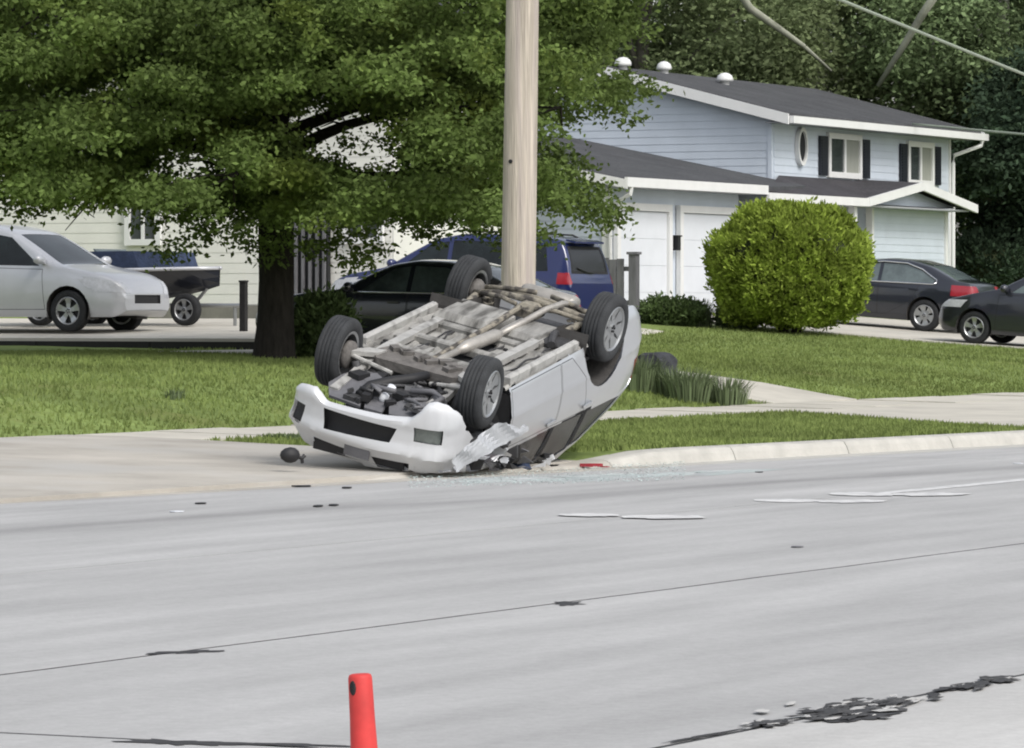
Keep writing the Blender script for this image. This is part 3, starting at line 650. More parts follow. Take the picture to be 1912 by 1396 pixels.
def wheel(root, pos, r, w, side, style='five', tyre='rubber', steer=0.0, camber=0.0):
    m4 = Matrix.Translation(pos) @ Matrix.Rotation(steer, 4, 'Z') @ Matrix.Rotation(camber, 4, 'X')
    if side < 0: m4 = m4 @ Matrix.Rotation(math.pi, 4, 'Z')
    h2 = w/2; mb = MB()
    prof = [(r*.655, h2*.92), (r*.72, h2*1.03), (r*.80, h2*1.06), (r*.90, h2*1.0), (r*.965, h2*.90), (r*.992, h2*.74)]
    for a in (.5, .17, -.17, -.5): prof += [(r, h2*(a+.10)), (r, h2*(a+.02)), (r*.975, h2*(a)), (r*.975, h2*(a-.05)), (r, h2*(a-.07))]
    prof += [(r*.992, -h2*.74), (r*.965, -h2*.90), (r*.90, -h2), (r*.80, -h2*1.06), (r*.72, -h2*1.03), (r*.655, -h2*.92)]
    mb.lathe(prof, 36, m4, close=False)
    t = mb.build('wheel', tyre, root, smooth=True)
    rb = MB()
    rb.lathe([(r*.665, h2*.95), (r*.64, h2*1.0), (r*.60, h2*.88), (r*.585, h2*.5), (r*.57, -h2*.9), (r*.655, -h2*.95)], 36, m4, 0)
    rb.lathe([(.001, h2*.28), (r*.585, h2*.28)], 24, m4, 1)
    rb.lathe([(.001, -h2*.1), (r*.575, -h2*.1)], 24, m4, 1)
    rb.lathe([(.001, h2*.80), (r*.10, h2*.82), (r*.16, h2*.74), (r*.17, h2*.4)], 18, m4, 0)
    ns, half, tip = {'five': (5, .30, .30), 'seven': (7, .30, .44), 'cap': (6, .36, .40)}[style]
    for k in range(ns):
        a = 2*math.pi*k/ns+.3; ca, sa = math.cos(a), math.sin(a); vs = []
        for (rr, hw_, y0, y1) in ((r*.13, half*.32*r, h2*.72, h2*.45), (r*.36, half*.40*r, h2*.70, h2*.4), (r*.60, tip*.62*r, h2*.86, h2*.4)):
            for (sgn, y) in ((-1, y0), (1, y0), (1, y1), (-1, y1)):
                vs.append(m4 @ Vector((rr*ca-sgn*hw_*sa, y, rr*sa+sgn*hw_*ca)))
        fs = []
        for j in range(2):
            for q in range(4): fs.append([j*4+q, j*4+(q+1) % 4, (j+1)*4+(q+1) % 4, (j+1)*4+q])
        rb.add(vs, fs+[[0, 1, 2, 3], [8, 9, 10, 11]], 0)
    for k in range(5):
        a = 2*math.pi*k/5; c = m4 @ Vector((r*.085*math.cos(a), h2*.84, r*.085*math.sin(a))); rb.box(c, (.018, .018, .018), None, 1)
    rb.build('rim', ['alloy', 'plastic'], t, smooth=False)
    return t
def circle(cx, cz, r, n=20): return [(cx+r*math.cos(2*math.pi*k/n), cz+r*math.sin(2*math.pi*k/n)) for k in range(n)]
def well(root, cx, cz, r, y_out, sgn):
    mb = MB(); n = 18; d = .34
    for k in range(n+1):
        a = math.pi*(-.12+1.24*k/n)
        for y in (y_out, y_out-d): mb.v.append((cx+r*math.cos(a), sgn*y, cz+r*math.sin(a)))
    for k in range(n): mb.f.append([2*k, 2*k+1, 2*k+3, 2*k+2]); mb.m.append(0)
    c = len(mb.v); mb.v.append((cx, sgn*(y_out-d), cz-.1))
    for k in range(n): mb.f.append([2*k+1, 2*k+3, c]); mb.m.append(0)
    return mb.build('wheel_well', 'liner', root, smooth=False)
def handle(root, car, x, z, sgn, mt):
    y = car.side_y(x, z); mb = MB()
    mb.box((x, sgn*(y+.022), z), (.19, .022, .030)); mb.box((x-.08, sgn*(y+.008), z), (.03, .03, .03)); mb.box((x+.08, sgn*(y+.008), z), (.03, .03, .03))
    return mb.build('door_handle', mt, root)
def mirror(root, car, x, z, sgn, mt):
    y = car.side_y(x, z-.02); mb = MB()
    m4 = Matrix.Translation((x, sgn*(y+.13), z+.03)) @ Matrix.Diagonal((.55, 1, .62, 1))
    mb.lathe([(.001, -.12), (.09, -.11), (.125, -.04), (.125, .06), (.09, .11), (.001, .12)], 14, m4)
    mb.box((x, sgn*(y+.02), z-.02), (.06, .12, .04)); return mb.build('side_mirror', mt, root, smooth=True)
def make_car(root, sp, paint, glass='glass', sides=(1, -1), chrome=False):
    c = Car(sp); r = sp['r']; wb_ = sp['wb']
    up = sp.get('up', .75)
    for sg in sides:
        on = lambda ce, no, sg=sg: no.y*sg > .30
        for poly in sp['windows']:
            f = c.cut(poly, 'y', lambda ce, no, sg=sg: no.y*sg > .45 and ce.z > up)
            c.extract(f, 'window', glass, root, -.006)
        if chrome:
            for loop in sp['chrome']:
                mb = MB(); pts = [(x, sg*(c.side_y(x, z)+.004), z) for x, z in loop]; mb.tube(pts, .016, 6); mb.build('window_trim', 'chrome', root, smooth=True)
        for cx in (0, -wb_):
            f = c.cut(circle(cx, r+.01, sp['arch']), 'y', lambda ce, no, sg=sg: ce.y*sg > c.W*.55)
            bmesh.ops.delete(c.bm, geom=f, context='FACES'); well(root, cx, r+.01, sp['arch']+.005, c.W*.955, sg)
        for poly in sp['doors']:
            f = c.cut(poly, 'y', lambda ce, no, sg=sg: no.y*sg > .30 and ce.y*sg > c.W*.6); g2 = c.cut(shrink(poly, .009), 'y', f); keep = set(g2)
            c.extract(g2, 'door', paint, root)
            rest = [x for x in c.bm.faces if x.is_valid and x.normal.y*sg > .3 and inside(x.calc_center_median(), poly)]
            for x in rest: x.material_index = 1
        for (x, z) in sp['handles']: handle(root, c, x, z, sg, sp.get('hmat', paint))
        x, z = sp['mirror']; mirror(root, c, x, z, sg, paint)
        for (poly, axis, mt, nm) in sp['lamps']:
            pl = [(a*(sg if axis == 'x' else 1), b) for a, b in poly]
            lo = min(a for a, b in pl) if axis == 'x' else 0
            front = nm == 'headlight'
            f = c.cut(pl, axis, (lambda ce, no, sg=sg: (no.x > .12 if front else no.x < -.12) and ce.y*sg > 0) if axis == 'x' else (lambda ce, no, sg=sg: no.y*sg > .2))
            if f: c.extract(f, nm, mt, root, .004)
    if sp.get('windshield'):
        f = c.cut(sp['windshield'], 'z', lambda ce, no: no.z > .2 and ce.z > .7); c.extract(f, 'windshield', glass, root, -.004)
    if sp.get('rear_top'):
        f = c.cut(sp['rear_top'], 'z', lambda ce, no: no.z > .2 and ce.z > .7); c.extract(f, 'rear_window', glass, root, -.004)
    if sp.get('rear_back'):
        f = c.cut(sp['rear_back'], 'x', lambda ce, no: no.x < -.3); g2 = c.cut(shrink(sp['rear_back'], .05), 'x', f)
        c.extract(g2, 'rear_window', 'glass_dull', root, -.006)
        for x in c.bm.faces:
            if x.normal.x < -.3 and inside(Vector((x.calc_center_median().y, 0, x.calc_center_median().z)), sp['rear_back']): x.material_index = 1
    if sp.get('grille'):
        f = c.cut(sp['grille'], 'x', lambda ce, no: no.x > .3); c.extract(f, 'grille', 'plastic', root, -.03)
    c.finish(c.bm, 'body', [paint, 'seam'], root)
    st = sp.get('style', 'five'); tw = sp.get('tw', .205); y = c.W*.955-tw/2+.005
    for cx in (0, -wb_):
        for sg in (1, -1): wheel(root, (cx, sg*y, r), r, tw, sg, st)
    return c
def inside(p, poly):
    n = len(poly); area = sum(poly[i][0]*poly[(i+1) % n][1]-poly[(i+1) % n][0]*poly[i][1] for i in range(n)); sg = 1 if area > 0 else -1
    return all(((poly[(i+1) % n][0]-poly[i][0])*(p.z-poly[i][1])-(poly[(i+1) % n][1]-poly[i][1])*(p.x-poly[i][0]))*sg >= -1e-4 for i in range(n))
SEDAN = dict(W=.90, r=.325, wb=2.75, arch=.375, tumble=.40, up=.8,
    top=[(.95, .52), (.91, .68), (.7, .79), (-.1, .91), (-.55, .965), (-1.0, 1.20), (-1.35, 1.36), (-1.75, 1.425), (-2.3, 1.42), (-2.75, 1.33), (-3.35, 1.07), (-3.68, 1.03), (-3.78, .92), (-3.84, .55)],
    bot=[(.95, .36), (.85, .22), (-.4, .20), (-2.4, .20), (-3.4, .27), (-3.84, .44)], belt=[(.95, .60), (0, .83), (-.8, .90), (-3.0, .975), (-3.84, .92)],
    plan=[(.95, .70), (.85, .82), (.6, .93), (.1, .99), (-1, 1), (-2.6, 1), (-3.3, .95), (-3.7, .86), (-3.84, .72)],
    windows=[[(-.90, .945), (-1.68, .965), (-1.68, 1.335), (-1.42, 1.30)], [(-1.75, .965), (-1.75, 1.34), (-2.25, 1.335), (-2.60, 1.235), (-2.93, 1.06), (-2.90, .995)]],
    chrome=[[(-.86, .925), (-1.4, .945), (-2.2, .962), (-2.90, .972), (-2.97, 1.0), (-2.96, 1.06), (-2.62, 1.26), (-2.27, 1.365), (-1.75, 1.37), (-1.40, 1.325), (-.86, .935)]],
    doors=[[(-.50, .30), (-1.715, .30), (-1.715, .93), (-.56, .90)], [(-1.725, .30), (-2.30, .30), (-2.45, .60), (-2.72, .75), (-2.76, .95), (-1.725, .93)]],
    handles=[(-1.50, .80), (-2.50, .84)], mirror=(-.80, .97),
    lamps=[([(.45, .56), (.80, .60), (.80, .74), (.50, .68)], 'x', 'lens', 'headlight'), ([(.50, .76), (.90, .76), (.90, .98), (.50, .98)], 'x', 'lens_red', 'tail_light'), ([(-3.58, .80), (-3.90, .80), (-3.90, .97), (-3.66, .95)], 'y', 'lens_red', 'tail_light')],
    windshield=[(-.55, .62), (-.55, -.62), (-1.30, -.52), (-1.30, .52)], rear_top=[(-2.72, .50), (-2.72, -.50), (-3.32, -.62), (-3.32, .62)], grille=[(-.38, .42), (.38, .42), (.38, .58), (-.38, .58)], style='cap')
HATCH = dict(W=.88, r=.31, wb=2.6, arch=.365, tumble=.36, up=.85,
    top=[(.82, .52), (.78, .70), (.60, .83), (-.1, 1.0), (-.45, 1.08), (-.9, 1.33), (-1.25, 1.47), (-1.8, 1.51), (-2.5, 1.47), (-3.0, 1.30), (-3.3, 1.05), (-3.38, .6)],
    bot=[(.82, .36), (.72, .22), (-.4, .2), (-2.3, .2), (-3.0, .28), (-3.38, .42)], belt=[(.82, .62), (0, .93), (-.8, .98), (-3.0, 1.03), (-3.38, 1.0)],
    plan=[(.82, .68), (.72, .82), (.5, .93), (.1, .99), (-1, 1), (-2.6, 1), (-3.1, .93), (-3.38, .80)],
    windows=[[(-.72, 1.02), (-1.52, 1.035), (-1.52, 1.40), (-1.22, 1.38)], [(-1.6, 1.035), (-2.4, 1.05), (-2.75, 1.15), (-2.4, 1.37), (-1.6, 1.40)]],
    doors=[[(-.42, .30), (-1.55, .30), (-1.55, .99), (-.48, .97)], [(-1.56, .30), (-2.12, .30), (-2.3, .62), (-2.5, .74), (-2.5, 1.01), (-1.56, .99)]],
    handles=[(-1.38, .88), (-2.3, .90)], mirror=(-.62, 1.06), lamps=[([(.52, .66), (.84, .68), (.84, .83), (.62, .80)], 'x', 'lens', 'headlight'), ([(.82, .66), (.58, .70), (.40, .81), (.62, .82)], 'y', 'lens', 'headlight'), ([(.55, .75), (.9, .75), (.9, 1.0), (.55, 1.0)], 'x', 'lens_red', 'tail_light')],
    windshield=[(-.45, .62), (-.45, -.62), (-1.18, -.54), (-1.18, .54)], rear_back=[(-.55, 1.08), (.55, 1.08), (.48, 1.36), (-.48, 1.36)], grille=[(-.4, .40), (.4, .40), (.4, .56), (-.4, .56)], style='five')
VAN = dict(W=.97, r=.34, wb=3.0, arch=.40, tumble=.26, up=.95,
    top=[(.95, .55), (.90, .78), (.6, .93), (0, 1.04), (-.25, 1.09), (-.8, 1.42), (-1.2, 1.64), (-1.7, 1.745), (-2.6, 1.765), (-3.5, 1.735), (-3.72, 1.68), (-3.86, 1.30), (-3.95, 1.0), (-3.95, .6)],
    bot=[(.95, .36), (.82, .24), (-.4, .24), (-2.6, .24), (-3.5, .30), (-3.95, .46)], belt=[(.95, .66), (0, .96), (-.8, 1.02), (-3.6, 1.10), (-3.95, 1.08)],
    plan=[(.95, .70), (.82, .84), (.5, .94), (0, .99), (-1, 1), (-3.2, 1), (-3.7, .96), (-3.95, .90)],
    windows=[[(-.55, 1.07), (-1.50, 1.09), (-1.50, 1.60), (-1.15, 1.54)], [(-1.58, 1.09), (-2.62, 1.12), (-2.62, 1.63), (-1.58, 1.62)], [(-2.70, 1.12), (-3.50, 1.15), (-3.40, 1.60), (-2.70, 1.63)]],
    doors=[[(-.42, .36), (-1.54, .36), (-1.54, 1.05), (-.48, 1.02)], [(-1.55, .36), (-2.50, .36), (-2.62, .76), (-2.66, 1.08), (-1.55, 1.05)]],
    handles=[(-1.40, .95), (-1.75, .97)], mirror=(-.48, 1.14),
    lamps=[([(.50, .62), (.92, .64), (.92, .86), (.60, .80)], 'x', 'lens', 'headlight'), ([(.80, .66), (.40, .74), (.25, .90), (.55, .87)], 'y', 'lens', 'headlight'), ([(.80, .93), (1.0, .93), (1.0, 1.13), (.82, 1.13)], 'x', 'lens_red', 'tail_light'), ([(-3.80, .93), (-4.0, .93), (-4.0, 1.13), (-3.82, 1.14)], 'y', 'lens_red', 'tail_light')],
    windshield=[(-.22, .70), (-.22, -.70), (-1.1, -.60), (-1.1, .60)], rear_back=[(-.74, 1.12), (.74, 1.12), (.66, 1.60), (-.66, 1.60)], grille=[(-.40, .46), (.40, .46), (.40, .60), (-.40, .60)], style='five')
HEAD_IN = math.atan2(SU, -CU); HEAD_OUT = math.atan2(-SU, CU)
def park(name, s, t, z, rz, label, cat):
    o = empty(name, W(s, t, z), rz); tag(o, label, cat); return o
def pitch_to(o, t_front, t_rear, s, wb_, hfun):
    o.rotation_euler = (0, -math.atan2(hfun(t_front, s)-hfun(t_rear, s), wb_), o.rotation_euler.z)
ht = lambda t, s: h(t, s)+.03
o = park('parked_car', 60.05, 13.05, ht(13.05, 60), HEAD_IN, 'black sedan parked in the driveway behind the overturned car', 'car'); pitch_to(o, 13.05, 10.3, 60, 2.75, ht); make_car(o, dict(SEDAN, chrome=[[(-.80, .925), (-1.5, .942), (-2.2, .955), (-2.90, .972)]]), 'black_paint', 'glass_patchy', chrome=True)
o = park('parked_minivan', 72.95, 18.95, ht(18.95, 73), HEAD_IN, 'dark blue minivan seen from behind, parked beyond the utility pole', 'minivan'); pitch_to(o, 18.95, 15.95, 73, 3.0, ht); make_car(o, VAN, 'blue_paint')
mb = MB(); mb.prism([(-3.70, -.62, 1.69), (-3.70, .62, 1.69), (-3.86, .58, 1.655), (-3.86, -.58, 1.655)], (0, 0, .03)); mb.build('spoiler', 'blue_paint', o)
mb = MB(); mb.tube([(-3.93, -.1, 1.14), (-3.92, .2, 1.16), (-3.88, .48, 1.22)], .014, 6); mb.build('rear_wiper', 'plastic', o)
for sg in (1, -1): mb = MB(); mb.tube([(-1.5, sg*.66, 1.77), (-1.6, sg*.66, 1.80), (-3.2, sg*.66, 1.79), (-3.3, sg*.66, 1.75)], .018, 6); mb.build('roof_rail', 'plastic', o)
o = park('parked_car', 88.5, 17.33, ht(17.33, 88), HEAD_IN, 'dark sedan with chrome window trim parked right behind the round bush', 'car'); pitch_to(o, 17.45, 14.7, 88, 2.75, ht); make_car(o, SEDAN, 'navy_paint', 'glass_mid', chrome=True)
o = park('parked_car', 83.72, 11.66, ht(11.66, 84), HEAD_IN, 'charcoal hatchback nosing up the driveway at the right edge, behind the sedan', 'car'); pitch_to(o, 11.85, 9.25, 84, 2.6, ht); make_car(o, HATCH, 'charcoal_paint', 'glass_mid')
o = park('parked_minivan', 64.25, 19.75, padz(64.2)+.005, HEAD_OUT, 'pale silver minivan on the raised concrete pad left of the tree', 'minivan'); o.rotation_euler = (0, 0, HEAD_OUT); make_car(o, VAN, 'van_paint')

# ------------------------------------------------------------------ the overturned car
CY, CP, CR = .47815, .22569, .25089
fx = np.array([-math.sin(CY), -math.cos(CY), 0]); lx = np.array([-math.cos(CY), math.sin(CY), 0])
f2 = fx*math.cos(CP)+np.array([0, 0, -1])*math.sin(CP); u2 = np.cross(f2, lx); l3 = lx*math.cos(CR)-u2*math.sin(CR); u3 = np.cross(f2, l3)
RM = Matrix(np.stack([f2, l3, u3], 1).tolist()).to_4x4()
wreck = empty('overturned_car', (-.912, 42.2531, 1.1863)); wreck.rotation_euler = RM.to_euler(); WM = Matrix.Translation(wreck.location) @ RM
tag(wreck, 'silver hatchback lying upside down in front of the utility pole', 'car')
SUV = dict(W=.885, r=.335, wb=2.62, arch=.43, tumble=.36, up=.9,
    top=[(.88, .58), (.86, .80), (.72, .95), (.3, 1.02), (-.45, 1.10), (-.9, 1.38), (-1.3, 1.56), (-1.9, 1.57), (-2.4, 1.47), (-2.9, 1.24), (-3.2, 1.04), (-3.36, .90), (-3.52, .68), (-3.54, .5)], side=[(0, .875), (.08, .925), (.15, .952), (.19, .954), (.28, .972), (.44, .992), (.50, 1.004), (.54, .996), (.66, .994), (.78, .985), (.9, .968), (1, .945)], rows=(0, .08, .15, .19, .28, .36, .44, .50, .54, .66, .78, .9, 1),
    bot=[(.88, .24), (.7, .15), (.4, .18), (-.4, .27), (-2.0, .25), (-2.75, .16), (-3.2, .17), (-3.45, .28), (-3.54, .42)], belt=[(.88, .72), (0, .90), (-.8, .93), (-3.0, 1.02), (-3.54, .95)],
    plan=[(.88, .78), (.80, .88), (.6, .97), (.1, 1.0), (-2.4, 1), (-3.0, .985), (-3.3, .955), (-3.46, .89), (-3.54, .78)])
c = Car(SUV)
for sg in (-1, 1):
    for poly in ([(-.84, .97), (-1.47, .985), (-1.47, 1.46), (-1.24, 1.44)], [(-1.56, .985), (-2.20, 1.01), (-2.20, 1.42), (-1.56, 1.46)], [(-2.27, 1.01), (-3.02, 1.045), (-2.88, 1.15), (-2.40, 1.38), (-2.27, 1.40)]):
        f = c.cut(poly, 'y', lambda ce, no, sg=sg: no.y*sg > .4 and ce.z > .9); c.extract(f, 'window', 'glass_dull', wreck, -.008)
    f = c.cut(circle(-2.45, .34, .44, 28), 'y', lambda ce, no, sg=sg: ce.y*sg > .50); bmesh.ops.delete(c.bm, geom=f, context='FACES'); well(wreck, -2.45, .34, .445, .85, sg)
    f = c.cut([(-.44, -.2), (.44, -.2), (.44, 1.3), (-.44, 1.3)], 'y', lambda ce, no, sg=sg: ce.y*sg > .50 and ce.z < .97); bmesh.ops.delete(c.bm, geom=f, context='FACES')
    for poly in ([(-.47, .34), (-1.50, .34), (-1.50, .95), (-.47, .92)], [(-1.515, .34), (-1.93, .34), (-2.02, .58), (-2.22, .76), (-2.28, .98), (-1.515, .955)]):
        f = c.cut(poly, 'y', lambda ce, no, sg=sg: no.y*sg > .3 and ce.y*sg > .5); g2 = c.cut(shrink(poly, .007), 'y', f); c.extract(g2, 'door', 'silver', wreck)
        for x in c.bm.faces:
            if x.normal.y*sg > .3 and inside(x.calc_center_median(), poly): x.material_index = 1
    handle(wreck, c, -1.36, .885, sg, 'chrome'); handle(wreck, c, -2.14, .90, sg, 'chrome')
    f = c.cut([(-3.22, .72), (-3.5, .66), (-3.5, 1.0), (-3.30, 1.0)], 'y', lambda ce, no, sg=sg: no.y*sg > .15 and ce.y*sg > .4); c.extract(f, 'tail_light', 'lens_red', wreck, .003)
# rear bumper line, floor and engine bay opened up
f = [x for x in c.bm.faces if x.normal.z < -.55 and -2.5 < x.calc_center_median().x < .80 and abs(x.calc_center_median().y) < .80]; bmesh.ops.delete(c.bm, geom=f, context='FACES')
# front bumper: a skin of its own, wrapped round the nose, with slots cut into it
f = c.cut([(.42, -.95), (1.0, -.95), (1.0, .95), (.42, .95)], 'z', lambda ce, no: ce.x > .2 and ce.z < .965); bmesh.ops.delete(c.bm, geom=f, context='FACES')
c2 = Car.__new__(Car); c2.sp = SUV; c2.W = c.W; c2.bm = bmesh.new()
half = [(.30, .872), (.46, .878), (.58, .866), (.68, .825), (.755, .755), (.80, .66), (.832, .54), (.855, .40), (.870, .25), (.878, .12), (.88, 0)]
path = []
for i in range(len(half)-1):
    for k in range(4): u = k/4; path.append((half[i][0]*(1-u)+half[i+1][0]*u, half[i][1]*(1-u)+half[i+1][1]*u))
path = [(x, y*.958) for x, y in path]; path = path+[(.88, 0)]+[(x, -y) for x, y in path[::-1]]
ZB = [(-.88, .38), (-.84, .29), (-.78, .225), (-.70, .205), (-.62, .225), (-.56, .30), (-.48, .385), (-.2, .425), (.1, .44), (.42, .455), (.50, .40), (.57, .36), (.66, .365), (.76, .39), (.82, .44), (.88, .54)]
BUL = [(.16, -.06), (.24, -.02), (.34, .0), (.44, .012), (.50, .0), (.62, .010), (.695, .040), (.73, .046), (.755, .022), (.80, -.012), (.88, -.062), (.92, -.09), (.96, -.13)]
rows = []
for (x, y) in path:
    zb_ = ip(ZB, y*1.04) if abs(y) < .832 else ip(ZB, y*1.04)+(.60-x)*.9; zt_ = .955-.05*max(0, abs(y)-.55)
    sidek = max(0, (.62-x)/.32); col_ = []
    for k in range(19):
        z = zb_+(zt_-zb_)*((0, .012, .045)[k] if k < 3 else .045+.955*(k-2)/16); o_ = ip(BUL, z)*(1-.8*sidek); nx_, ny_ = (1, 0) if abs(y) < .55 else ((.75, .66*math.copysign(1, y)) if abs(y) < .84 else (.1, math.copysign(.99, y)))
        col_.append(c2.bm.verts.new((x+o_*nx_-(.085, .03, .008)[k]*max(.25, nx_) if k < 3 else x+o_*nx_, y+o_*ny_, z)))
    rows.append(col_)
for p_, q_ in zip(rows, rows[1:]):
    for k in range(18): c2.bm.faces.new((p_[k], q_[k], q_[k+1], p_[k+1]))
bmesh.ops.recalc_face_normals(c2.bm, faces=c2.bm.faces); c2.bm.normal_update()
if sum(x.normal.x for x in c2.bm.faces) < 0: bmesh.ops.reverse_faces(c2.bm, faces=c2.bm.faces[:]); c2.bm.normal_update()
for poly, nm, mt, off in (([(-.36, .50), (.40, .50), (.36, .68), (-.31, .64)], 'lower_grille', 'plastic', -.07), ([(.13, .83), (.50, .81), (.48, .90), (.16, .915)], 'upper_grille', 'plastic', -.05), ([(-.13, .83), (-.50, .81), (-.48, .90), (-.16, .915)], 'upper_grille', 'plastic', -.05),
                          ([(-.52, .45), (-.76, .45), (-.76, .585), (-.53, .58)], 'fog_lamp', 'lens_dull', -.03), ([(.61, .54), (.78, .54), (.80, .72), (.63, .72)], 'fog_lamp', 'plastic', -.03)):
    g2 = c2.cut(poly, 'x', lambda ce, no: no.x > .05 and ce.x > .45); c2.extract(g2, nm, mt, wreck, off)
bump = c2.finish(c2.bm, 'front_bumper', 'silver_bumper', wreck)
mb = MB(); mb.prism([(.60, -.72, .43), (.58, -.74, .60), (.70, -.48, .60), (.72, -.48, .43)], (-.03, 0, 0)); mb.prism([(.56, .76, .50), (.56, .76, .72), (.72, .50, .72), (.72, .50, .50)], (-.04, 0, 0)); mb.prism([(.80, .50, .48), (.80, -.45, .48), (.80, -.45, .94), (.78, .50, .94)], (-.03, 0, 0)); mb.build('bumper_backing', 'plastic', wreck)
mb = MB(); mb.box((.885, 0.0, .80), (.012, .26, .13)); mb.build('plate_mount', 'plastic_grey', wreck)
# torn open tail underside, blacked pillars between the side windows
f = c.cut([(-.70, -.2), (1, -.2), (1, .56), (-.70, .56)], 'x', lambda ce, no: ce.x < -2.55); bmesh.ops.delete(c.bm, geom=f, context='FACES')
for x in c.bm.faces:
    ce = x.calc_center_median()
    if abs(x.normal.y) > .4 and ce.z > .975 and -2.36 < ce.x < -.75 and ce.z < c.top(ce.x)-.11: x.material_index = 1
c.finish(c.bm, 'body', ['silver', 'seam'], wreck)
mb = MB(); mb.prism([(-2.1, -.72, .50), (-3.30, -.66, .58), (-3.30, .80, .58), (-2.1, .80, .50)], (0, 0, .04)); mb.build('boot_floor', 'engine', wreck)
# dark cabin and engine bay volumes behind the openings
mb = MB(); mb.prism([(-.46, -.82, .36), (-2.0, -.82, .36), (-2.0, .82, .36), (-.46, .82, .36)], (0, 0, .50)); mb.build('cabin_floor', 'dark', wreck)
mb = MB(); mb.prism([(-.44, -.60, .30), (-.50, -.60, .30), (-.50, .60, .30), (-.44, .60, .30)], (0, 0, .70)); mb.build('firewall', 'engine', wreck)
# wheels hang out on their springs
wheel(wreck, (.0, -.745, .26), .335, .215, -1, 'seven', 'rubber_dusty', R(-6), R(0)); wheel(wreck, (.0, .745, .26), .335, .215, 1, 'seven', 'rubber_dusty', R(-4))
wheel(wreck, (-2.62, -.745, .26), .335, .215, -1, 'seven', 'rubber_dusty'); wheel(wreck, (-2.62, .745, .26), .335, .215, 1, 'seven', 'rubber_dusty')
# floor pan with pressed ribs and centre tunnel
mb = MB(); nx, ny = 70, 110
for i in range(nx+1):
    for j in range(ny+1):
        x = -.42-1.75*i/nx; y = -.80+1.60*j/ny; z = .335
        if abs(y) < .17: z += .15*math.cos(y/.17*math.pi/2)
        z += .022*max(-.6, min(.6, math.sin(y*52)*1.6))*(1 if .2 < abs(y) < .68 else 0)*(1 if -1.45 < x < -.62 else .2)+(-.03 if -1.58 < x < -1.48 or -.60 < x < -.52 else 0)+.006*math.sin(x*21+y*3)
        if abs(abs(y)-.74) < .05: z -= .03
        mb.v.append((x, y, z+.004*random.random()))
for i in range(nx):
    for j in range(ny): a = i*(ny+1)+j; mb.f.append([a, a+1, a+ny+2, a+ny+1]); mb.m.append(0)
mb.build('floor_pan', 'under', wreck, smooth=True)
def rbox(mb_, x0, x1, y0, y1, z0, z1, b=.02):
    """box with chamfered lower edges"""
    mb_.add([(x0, y0, z1), (x1, y0, z1), (x1, y1, z1), (x0, y1, z1), (x0, y0, z0+b), (x1, y0, z0+b), (x1, y1, z0+b), (x0, y1, z0+b), (x0+b, y0+b, z0), (x1-b, y0+b, z0), (x1-b, y1-b, z0), (x0+b, y1-b, z0)],
            [[0, 1, 2, 3], [0, 4, 5, 1], [1, 5, 6, 2], [2, 6, 7, 3], [3, 7, 4, 0], [4, 8, 9, 5], [5, 9, 10, 6], [6, 10, 11, 7], [7, 11, 8, 4], [8, 11, 10, 9]])
for y in (.50, -.42):
    mb = MB(); pts = [(.55, y*.95, .40), (.1, y, .36), (-.25, y, .27), (-.5, y*1.02, .255), (-1.6, y*1.06, .255), (-2.05, y*1.0, .26), (-2.35, y*.95, .36)]
    for a, b in zip(pts, pts[1:]):
        mb.add([Vector(p)+Vector((0, dy, dz)) for p in (a, b) for dy in (-.045, .045) for dz in (0, .06)], [[0, 1, 3, 2], [4, 6, 7, 5], [0, 4, 5, 1], [2, 3, 7, 6], [0, 2, 6, 4], [1, 5, 7, 3]])
    mb.build('frame_rail', 'rail', wreck)
for y in (.76, -.76): mb = MB(); rbox(mb, -1.95, -.50, y-.035, y+.035, .225, .32); mb.build('sill_seam', 'rail', wreck)
mb = MB(); mb.tube([(-.2, -.02, .30), (-.6, -.03, .27), (-.85, -.06, .255)], .034, 10); mb.tube([(-.85, -.06, .25), (-1.0, -.08, .24), (-1.50, -.12, .24), (-1.6, -.13, .245)], [.036, .062, .062, .036], 12); mb.tube([(-1.6, -.13, .245), (-2.0, -.16, .22), (-2.35, -.22, .16), (-2.6, -.28, .14), (-2.85, -.30, .2)], .032, 10)
mb.build('exhaust_pipe', 'exhaust', wreck, smooth=True)
mb = MB(); mb.lathe([(.001, -.30), (.10, -.29), (.12, -.25), (.12, .25), (.10, .29), (.001, .30)], 16, Matrix.Translation((-3.02, .05, .27)) @ Matrix.Diagonal((1, 1, .75, 1))); mb.build('muffler', 'exhaust', wreck, smooth=True)
mb = MB(); rbox(mb, -2.22, -1.62, .02, .62, .20, .40, .06); rbox(mb, -2.22, -1.72, -.50, -.02, .235, .40, .05); mb.build('fuel_tank', 'under', wreck)
mb = MB(); rbox(mb, -2.20, -1.80, -.70, -.34, .262, .36, .03); mb.tube([(-1.75, -.60, .27), (-1.95, -.52, .24), (-2.15, -.50, .25)], .04, 8); mb.build('charcoal_canister', 'engine', wreck)
